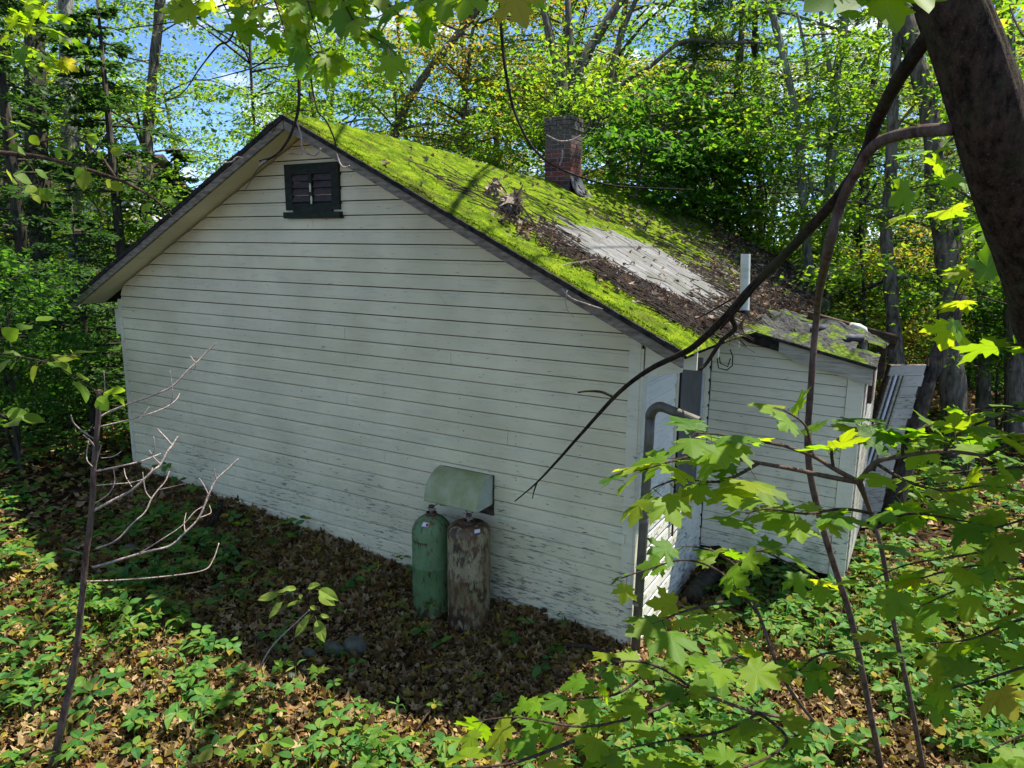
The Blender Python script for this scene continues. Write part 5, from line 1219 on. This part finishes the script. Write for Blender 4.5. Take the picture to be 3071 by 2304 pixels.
leafy(maple, [[(2230, 210, 2.2), (2160, 230, 2.5), (2080, 230, 2.7)], [(2290, 350, 2.4), (2230, 330, 2.6), (2120, 300, 2.7), (2020, 330, 2.8)], [(2230, 470, 2.5), (2120, 440, 2.6), (2040, 400, 2.7), (1960, 410, 2.8)], [(2230, 560, 2.3), (2150, 560, 2.45), (2080, 600, 2.5), (2050, 690, 2.55)],
              [(2260, 620, 2.1), (2200, 660, 2.2), (2120, 640, 2.3)], [(2240, 110, 2.3), (2200, 60, 2.5), (2180, 10, 2.6)], [(2260, 500, 2.6), (2150, 480, 2.8), (2080, 450, 2.9), (2000, 460, 3.0)], [(2240, 730, 2.0), (2190, 745, 2.1), (2130, 730, 2.2)]],
      MAPLES, .125, .15, ymesh=YM, yfrac=.02, limit=120)
for (a, b, d, tx, ty, s) in ((1900, -62, 1.15, -.25, -1, .125), (1838, -48, 1.15, -.45, -.9, .10), (1955, -66, 1.15, .35, -1, .11), (1868, -75, 1.2, -.1, -1, .12)):
    p = P(a, b, d); tip = RT * tx + UP * ty - FW * .3; put_leaf(MAPLES, maple, p, tip, s, .15, up=UP * .35 + FW * .75)

# overhanging maple sprays at the top, hung from twigs that come in above the frame
spray = thing('maple_branch', P(640, -120, 2.6), 'sunlit maple spray hanging in at the top above the gable peak', 'branch', 'leafy branches hanging into view')
leafy(spray, [[(470, -60, 2.9), (520, 10, 2.8), (560, 60, 2.8)], [(560, -80, 2.6), (600, 20, 2.5), (615, 70, 2.5)], [(640, -80, 2.7), (670, 20, 2.6), (690, 90, 2.6), (700, 130, 2.6)], [(720, -90, 2.5), (745, 10, 2.4), (780, 60, 2.35), (840, 100, 2.3)],
              [(760, -80, 2.5), (830, 0, 2.45), (860, 30, 2.4)], [(820, -80, 2.7), (880, -20, 2.6), (930, 10, 2.6), (960, 25, 2.6)], [(600, -70, 2.8), (720, 0, 2.7), (800, 40, 2.6)], [(420, -60, 3.1), (440, -10, 3.1), (400, 20, 3.2)], [(500, -50, 3.0), (650, -10, 3.0), (760, 10, 3.0)],
              [(560, -60, 2.8), (640, 30, 2.8), (670, 100, 2.8), (720, 130, 2.8)]],
      MAPLES, .105, .082, ymesh=YM, yfrac=.03, limit=200, tilt=.45, up=(0, -.35, 1), r0=.004)
for (a, b, d, s) in ((1105, -25, 1.9, .11), (1128, -30, 2.0, .10), (1018, -30, 2.3, .12), (970, -20, 2.4, .12)):
    put_leaf(YM if a == 1105 else MAPLES, spray, P(a, b, d), RT * RNG.uniform(-.4, .4) - UP, s, .2, up=UP * .3 - FW * .9)
sp2 = thing('maple_branch', P(-60, -40, 4.2), 'yellow-green maple spray in the top left corner', 'branch', 'leafy branches hanging into view')
leafy(sp2, [[(-60, 10, 4.4), (20, 40, 4.3), (90, 60, 4.2), (150, 75, 4.2)], [(-60, 60, 4.3), (10, 80, 4.2), (60, 100, 4.1), (110, 125, 4.1)], [(-50, -30, 4.4), (40, 0, 4.3), (110, 20, 4.3)], [(-50, 100, 4.2), (20, 120, 4.2), (70, 140, 4.2)]], MAPLES, .11, .12, ymesh=YM, yfrac=.06, limit=90, tilt=.4)
sp3 = thing('leafy_branch', P(-80, 320, 3.6), 'long thin branch with round leaves reaching in from the left edge', 'branch', 'leafy branches hanging into view')
g = Geo(); s_ = smooth(vpts([(-80, 318, 3.7), (0, 330, 3.7), (80, 338, 3.7), (160, 358, 3.7), (255, 388, 3.7), (310, 415, 3.75), (345, 440, 3.8), (372, 468, 3.85)]), 5); g.tube(s_, np.linspace(.015, .004, len(s_)), 7)
s_ = smooth(vpts([(250, 385, 3.7), (215, 335, 3.7), (170, 300, 3.7), (130, 285, 3.7)]), 4); g.tube(s_, np.linspace(.008, .003, len(s_)), 6)
s_ = smooth(vpts([(60, 322, 3.7), (95, 305, 3.7), (125, 298, 3.7)]), 4); g.tube(s_, np.linspace(.009, .003, len(s_)), 6); g.obj('stem', M_TWIG, sp3, smooth=True)
leafy(sp3, [[(-40, 235, 3.5), (20, 262, 3.5), (60, 290, 3.5)], [(-40, 290, 3.5), (30, 325, 3.5), (60, 350, 3.5), (85, 395, 3.5)], [(130, 285, 3.7), (180, 292, 3.7), (225, 322, 3.7)], [(100, 305, 3.7), (160, 330, 3.7), (225, 385, 3.7)], [(310, 415, 3.75), (335, 430, 3.7), (350, 428, 3.7)], [(-30, 350, 3.5), (20, 375, 3.5), (60, 405, 3.5)]],
      OVATES, .095, .16, limit=60, tilt=.7, up=(0, -.8, .7), r0=.003)
sp4 = thing('leafy_branch', P(-60, 800, 3.3), 'branch with toothed leaves entering low at the left edge', 'branch', 'leafy branches hanging into view')
leafy(sp4, [[(-50, 760, 3.4), (40, 770, 3.4), (120, 790, 3.4), (190, 835, 3.4), (225, 850, 3.4)], [(-40, 740, 3.5), (30, 720, 3.5), (60, 700, 3.5)], [(60, 790, 3.4), (110, 775, 3.4), (160, 765, 3.3)], [(-40, 870, 3.3), (0, 895, 3.3), (20, 905, 3.3)]], OVATES, .11, .13, limit=50, tilt=.5, r0=.004)

# hanging bare vines
def bare_twig(name, label, lines, mat, cat='twig', group='bare hanging twigs'):
    t = thing(name, P(*lines[0][0][0]), label, cat, group)
    for pts, r, m in lines:
        g = Geo(); s_ = smooth(vpts(pts), 5); g.tube(s_, np.interp(np.linspace(0, 1, len(s_)), np.linspace(0, 1, len(r)), r), 6, ridges=.15); g.obj('stem' if m is None else 'pale_tip', m or mat, t, smooth=True)
    return t
bare_twig('hanging_vine', 'dark vine hanging in front of the gable peak with white tips', [
    ([(645, -80, 3.0), (643, 0, 3.0), (644, 80, 3.0), (646, 170, 3.0), (645, 230, 3.0), (636, 270, 3.0), (618, 310, 3.0), (592, 338, 3.0), (560, 348, 3.0)], [.0075, .007, .006, .004], None),
    ([(592, 338, 3.0), (560, 362, 3.0), (545, 385, 3.0), (530, 410, 3.0)], [.002, .001], None), ([(640, 262, 3.0), (650, 290, 3.0), (655, 325, 3.0), (680, 336, 3.0), (693, 320, 3.0)], [.003, .004, .004], M_TWIGP),
    ([(620, 330, 3.0), (640, 333, 3.0), (654, 333, 3.0)], [.003, .004], M_TWIGP), ([(574, 350, 3.0), (560, 345, 3.0)], [.004, .003], M_TWIGP), ([(575, 345, 3.0), (560, 358, 3.0)], [.003, .004], M_TWIGP), ([(475, 352, 3.2), (500, 350, 3.2), (512, 340, 3.2), (526, 342, 3.2)], [.003, .004, .003], M_TWIGP)], M_TWIGD)
bare_twig('hanging_vine', 'thin twig crossing the rake board right of the peak', [([(648, -60, 3.4), (665, 120, 3.4), (683, 230, 3.3), (705, 262, 3.3), (722, 300, 3.3), (728, 330, 3.3)], [.003, .004, .004, .003], None), ([(726, 328, 3.3), (733, 350, 3.3), (742, 362, 3.3), (756, 358, 3.3)], [.003, .004, .003], M_TWIGP)], M_TWIGD)
bare_twig('hanging_vine', 'long dark twig sweeping down in front of the chimney', [([(1130, -80, 3.6), (1085, -10, 3.6), (1083, 70, 3.6), (1100, 200, 3.6), (1130, 285, 3.6), (1165, 335, 3.6), (1205, 362, 3.6), (1260, 385, 3.6), (1330, 402, 3.6), (1440, 408, 3.6), (1500, 410, 3.6)], [.008, .008, .006, .005, .002], None),
    ([(1208, 358, 3.6), (1214, 342, 3.6), (1215, 325, 3.6)], [.004, .005], M_TWIGP), ([(1180, 292, 3.6), (1208, 305, 3.6), (1235, 303, 3.6), (1255, 292, 3.6)], [.004, .005, .003], M_TWIGP)], M_TWIGD)
bare_twig('hanging_vine', 'dark forked twig curving through the leaves at the top left', [([(530, -20, 3.4), (500, 80, 3.4), (470, 100, 3.4), (430, 150, 3.4), (395, 200, 3.4), (345, 225, 3.5)], [.005, .005, .003, .002], None), ([(640, 85, 3.3), (560, 140, 3.4), (500, 160, 3.4), (440, 175, 3.5)], [.004, .003, .002], None), ([(530, 0, 3.4), (470, 15, 3.5), (420, 40, 3.5), (250, 65, 3.6)], [.004, .004, .002], None)], M_TWIGD)

# dead sapling at the left with pale twigs
gs = gp_(112, 1665)
def sd(vy): return 1.0
dd = float((gs - CAM) @ FW)
def DS(pts, k=0.0):                                 # depth falls slowly as the stem rises
    return [(a, b, dd - (1665 - b) / 1555 * dd * .19 + k * (i / max(1, len(pts) - 1))) for i, (a, b) in enumerate(pts)]
sap = thing('dead_sapling', gs, 'leafless dead sapling with pale twigs at lower left', 'sapling')
def sp_line(name, pts, r, mat, k=0, sm=5, sides=6):
    g = Geo(); s_ = smooth(vpts(DS(pts, k)), sm); g.tube(s_, np.interp(np.linspace(0, 1, len(s_)), np.linspace(0, 1, len(r)), r), sides, ridges=.12); return g.obj(name, mat, sap, smooth=True)
M_SAP = bark('brown sapling bark', (.07, .042, .03), (.19, .125, .095), 30, (1, 1, .3), moss=.3)
sp_line('stem', [(112, 1670), (140, 1533), (157, 1456), (167, 1390), (177, 1293), (187, 1190), (198, 1106), (203, 1003), (211, 920), (215, 842)], [.027, .022, .020, .019, .018, .016, .015, .014], M_SAP, sides=9)
TW = [([(208, 1018), (255, 1008), (300, 998), (330, 987), (347, 980)], .006, .2), ([(203, 1103), (245, 1080), (287, 1057), (330, 1018), (347, 1003), (362, 975), (372, 962), (384, 943)], .009, .3), ([(371, 962), (358, 946), (338, 925)], .006, 0), ([(347, 1003), (335, 992), (322, 973)], .005, 0), ([(322, 985), (332, 978), (334, 965), (332, 943)], .004, 0),
      ([(208, 906), (235, 890), (280, 872), (333, 853), (370, 836), (395, 812), (413, 793), (428, 780), (445, 762), (467, 741)], .006, .3), ([(423, 786), (410, 768)], .004, 0), ([(424, 788), (420, 796), (408, 808)], .003, 0), ([(202, 925), (283, 906), (320, 895), (345, 886), (367, 875), (382, 862), (388, 850)], .005, .3), ([(368, 873), (373, 860), (371, 830), (367, 801)], .004, 0), ([(333, 853), (345, 846), (356, 834)], .003, 0),
      ([(207, 1186), (253, 1166), (287, 1130), (313, 1107), (327, 1078), (340, 1060), (357, 1040), (366, 1018)], .006, .3), ([(327, 1078), (314, 1060), (308, 1020)], .004, 0), ([(345, 1058), (370, 1052), (400, 1045)], .003, 0), ([(200, 1226), (313, 1193), (367, 1179), (400, 1150), (430, 1118), (450, 1070), (467, 1037), (490, 1015), (515, 991)], .008, .4), ([(450, 1068), (440, 1048), (430, 1033)], .005, 0), ([(467, 1037), (465, 1025), (462, 1013)], .004, 0),
      ([(300, 1196), (350, 1165), (393, 1136), (420, 1106), (440, 1092), (455, 1070)], .004, .3), ([(187, 1256), (260, 1253), (350, 1246), (437, 1233), (460, 1210), (473, 1173)], .005, .4), ([(203, 948), (180, 933), (160, 915), (153, 897)], .005, -.1), ([(208, 968), (192, 950), (180, 940)], .006, -.1), ([(192, 948), (187, 990), (200, 1008)], .004, -.1), ([(206, 1010), (212, 985), (219, 962)], .005, 0), ([(218, 990), (245, 986), (262, 975)], .003, .1), ([(200, 1090), (225, 1075), (240, 1060), (248, 1040), (245, 1010)], .004, .1),
      ([(198, 1050), (240, 1046), (285, 1042), (320, 1030), (330, 1010)], .004, .2), ([(213, 895), (222, 872), (226, 840), (224, 800)], .004, -.1), ([(285, 1052), (272, 1030), (268, 1012)], .003, .2), ([(185, 1200), (160, 1190), (135, 1186)], .003, -.1), ([(300, 905), (312, 892), (323, 878)], .003, .2), ([(400, 1150), (398, 1130), (402, 1108)], .003, .3), ([(432, 1118), (448, 1112), (456, 1106), (452, 1090)], .003, .3)]
for pts, r, k in TW: sp_line('twig', pts, [r, r * .85, r * .6], M_TWIGP, k, 5, 5)

# small seedling with pale compound leaves in front of the dark litter
sg = gp_(548, 1470); sdp = float((sg - CAM) @ FW); seed = thing('seedling', sg, 'small seedling with drooping pale yellow-green leaflets in front of the cylinders', 'seedling')
g = Geo(); L_ = [(548, 1470), (585, 1400), (640, 1345), (668, 1318)]; s_ = smooth([P(a, b, sdp - .55 * i / 3) for i, (a, b) in enumerate(L_)], 5); g.tube(s_, np.linspace(.006, .004, len(s_)), 6); g.obj('stem', M_TWIGP, seed)
sq = sdp - .55; M_SEED = leaf_mat('pale seedling leaf', [(.16, .24, .03), (.22, .28, .05)], [(.30, .45, .04), (.4, .5, .06)], isl=False); sm = []
for i in range(3):
    V, F, uv = ovate_verts(np.random.default_rng(190 + i), .75); g = Geo(); g.add(V, F); sm.append(g.mesh('leaflet', M_SEED))
for (a, b, ta, tb, s) in ((600, 1285, -.8, -.15, .14), (622, 1275, -.7, .1, .10), (640, 1272, -.3, .5, .09), (665, 1270, .6, .1, .12), (690, 1275, .9, -.1, .17), (690, 1285, 1, -.25, .16), (650, 1300, -.8, -.4, .11), (670, 1310, .3, -.3, .07), (610, 1300, -.6, -.8, .14), (668, 1338, -.7, -1.0, .16), (684, 1340, .6, -1.1, .17), (672, 1330, -.5, -.2, .08), (690, 1330, .8, -.2, .07), (650, 1285, .1, -.5, .06)):
    put_leaf(sm, seed, P(a, b, sq + RNG.uniform(-.05, .05)), RT * ta + UP * tb * .6 - FW * .15 + np.array([0, 0, .02]), s * 1.0, .25, up=(0, -.55, .9), name='leaflet')

# right: brown stem, maple sapling with its leaves
st_ = gp_(1905, 1668); sdd = float((st_ - CAM) @ FW); stem = thing('sapling', st_, 'brown crooked sapling stem rising from the ground to the near maple', 'sapling')
q = [(1905, 1668, sdd), (1872, 1500, sdd - .28), (1838, 1335, sdd - .5), (1795, 1200, sdd - .7), (1757, 1060, sdd - .9), (1745, 960, sdd - 1.0), (1752, 830, sdd - 1.13), (1766, 660, sdd - 1.3), (1785, 560, 2.35), (1815, 445, 2.2), (1850, 372, 2.1), (1892, 312, 2.0), (1965, 287, 1.85), (2065, 278, 1.72)]
g = Geo(); s_ = smooth(vpts(q), 5); g.tube(s_, np.interp(np.linspace(0, 1, len(s_)), [0, .4, .62, .8, 1], [.019, .0175, .0155, .015, .016]), 10, ridges=.10); g.obj('stem', M_SAP, stem, smooth=True)
ms_ = gp_(1995, 1668); md = float((ms_ - CAM) @ FW); ms = thing('maple_sapling', ms_, 'leafy maple sapling in the right foreground below the lean-to', 'sapling')
g = Geo(); s_ = smooth(vpts([(1995, 1668, md), (1968, 1520, md - .25), (1935, 1370, md - .5), (1905, 1190, md - .8), (1878, 1100, md - .95), (1856, 1042, 2.35)]), 5); g.tube(s_, np.interp(np.linspace(0, 1, len(s_)), [0, 1], [.017, .011]), 9, ridges=.08)
for q in ([(1856, 1042, 2.35), (1800, 1012, 2.3), (1755, 985, 2.28), (1690, 962, 2.25)], [(1856, 1042, 2.35), (1790, 1030, 2.3), (1720, 1015, 2.3), (1640, 1000, 2.25), (1560, 985, 2.2)], [(1856, 1042, 2.35), (1890, 1000, 2.3), (1950, 985, 2.25), (2040, 975, 2.2), (2130, 985, 2.15)]):
    s_ = smooth(vpts(q), 5); g.tube(s_, np.linspace(.009, .005, len(s_)), 7)
g.obj('stem', M_SAP, ms, smooth=True)
leafy(ms, [[(1690, 962, 2.25), (1620, 950, 2.2), (1560, 940, 2.15), (1500, 935, 2.1)], [(1560, 985, 2.2), (1500, 985, 2.15), (1440, 1000, 2.1), (1390, 1015, 2.1)], [(1640, 1000, 2.25), (1560, 1040, 2.15), (1470, 1035, 2.1), (1410, 1055, 2.05)], [(1755, 985, 2.28), (1740, 920, 2.3), (1690, 885, 2.3)], [(1800, 1012, 2.3), (1800, 960, 2.25), (1850, 930, 2.25), (1900, 915, 2.25)],
           [(1950, 985, 2.25), (1960, 940, 2.2), (2040, 910, 2.2)], [(2040, 975, 2.2), (2080, 930, 2.15), (2160, 900, 2.1), (2220, 880, 2.1)], [(2130, 985, 2.15), (2180, 960, 2.1), (2240, 950, 2.1)], [(1890, 1000, 2.3), (1960, 1040, 2.2), (2040, 1060, 2.15), (2120, 1050, 2.1), (2200, 1060, 2.1)],
           [(1885, 1110, 2.4), (1820, 1100, 2.3), (1740, 1110, 2.25), (1660, 1100, 2.2), (1610, 1110, 2.2)], [(1895, 1140, 2.4), (1960, 1110, 2.3), (2050, 1120, 2.2), (2150, 1140, 2.2)]],
      MAPLES, .108, .085, limit=285, tilt=.28)
ms2 = thing('maple_sapling', gp_(2330, 1500), 'maple sapling whose leaves spread in from the lower right edge', 'sapling')
leafy(ms2, [[(2330, 1180, 2.6), (2200, 1180, 2.5), (2080, 1200, 2.5), (1960, 1220, 2.5), (1890, 1250, 2.5)], [(2300, 1260, 2.5), (2180, 1250, 2.5), (2080, 1270, 2.5), (1990, 1310, 2.5)], [(2300, 1330, 2.4), (2200, 1340, 2.4), (2100, 1380, 2.4), (2010, 1390, 2.4)], [(2320, 1430, 2.2), (2220, 1440, 2.2), (2120, 1470, 2.2), (2040, 1490, 2.3)], [(2320, 1560, 1.9), (2230, 1580, 1.9), (2140, 1620, 1.9)], [(2320, 1090, 2.2), (2220, 1120, 2.2), (2120, 1150, 2.2)], [(2330, 1640, 1.7), (2240, 1660, 1.7), (2170, 1680, 1.7)], [(2320, 1010, 2.3), (2200, 1010, 2.3), (2080, 1020, 2.3), (1980, 1040, 2.35), (1930, 1075, 2.4)], [(2320, 930, 2.5), (2200, 940, 2.5), (2090, 950, 2.5), (2000, 960, 2.5)], [(2310, 1210, 2.2), (2180, 1215, 2.2), (2060, 1230, 2.25), (1960, 1260, 2.3)], [(2320, 890, 2.2), (2230, 885, 2.2), (2150, 880, 2.2), (2080, 890, 2.3)]],
      MAPLES, .108, .095, ymesh=YM, yfrac=.01, limit=290, tilt=.3)
g = Geo(); s_ = smooth([gp_(2330, 1500), P(2330, 1300, 2.6), P(2330, 1180, 2.6)], 5); g.tube(s_, np.linspace(.02, .012, len(s_)), 7); g.obj('stem', M_SAP, ms2)
b3 = gp_(1760, 1560); ms3 = thing('maple_sapling', b3, 'low maple seedlings with dark leaves in front of the cabin corner', 'sapling')
d3 = float((b3 - CAM) @ FW)
g = Geo(); s_ = smooth([b3, P(1700, 1480, 3.0), P(1640, 1330, 2.7), P(1590, 1215, 2.7)], 5); g.tube(s_, np.linspace(.010, .005, len(s_)), 6)
s_ = smooth([b3, P(1640, 1540, 2.9), P(1500, 1490, 2.7), P(1400, 1450, 2.6)], 5); g.tube(s_, np.linspace(.009, .004, len(s_)), 6); g.obj('stem', M_SAP, ms3)
leafy(ms3, [[(1640, 1330, 2.7), (1560, 1240, 2.7), (1480, 1210, 2.7), (1400, 1230, 2.7), (1340, 1250, 2.7)], [(1590, 1215, 2.7), (1640, 1190, 2.7), (1700, 1215, 2.7), (1770, 1250, 2.7)], [(1600, 1230, 2.7), (1540, 1190, 2.6), (1480, 1180, 2.6)], [(1560, 1300, 2.4), (1480, 1320, 2.2), (1430, 1340, 2.0)], [(1680, 1440, 2.7), (1600, 1420, 2.2), (1560, 1430, 1.9)],
            [(1500, 1490, 2.7), (1420, 1440, 2.5), (1340, 1430, 2.4), (1290, 1460, 2.4)], [(1400, 1450, 2.6), (1330, 1500, 2.5), (1240, 1510, 2.4), (1180, 1530, 2.4)], [(1500, 1490, 2.6), (1400, 1540, 2.4), (1260, 1570, 2.3), (1120, 1550, 2.3), (1020, 1560, 2.3)], [(1640, 1540, 2.6), (1560, 1580, 2.4), (1440, 1600, 2.3), (1340, 1620, 2.2)], [(1700, 1480, 2.6), (1760, 1420, 2.5), (1860, 1400, 2.5)], [(1640, 1540, 2.5), (1700, 1600, 2.2), (1600, 1660, 2.0), (1450, 1670, 1.9)], [(1240, 1600, 2.1), (1100, 1650, 2.0), (960, 1660, 2.0)]],
      MAPLES, .105, .14, limit=170, tilt=.25)
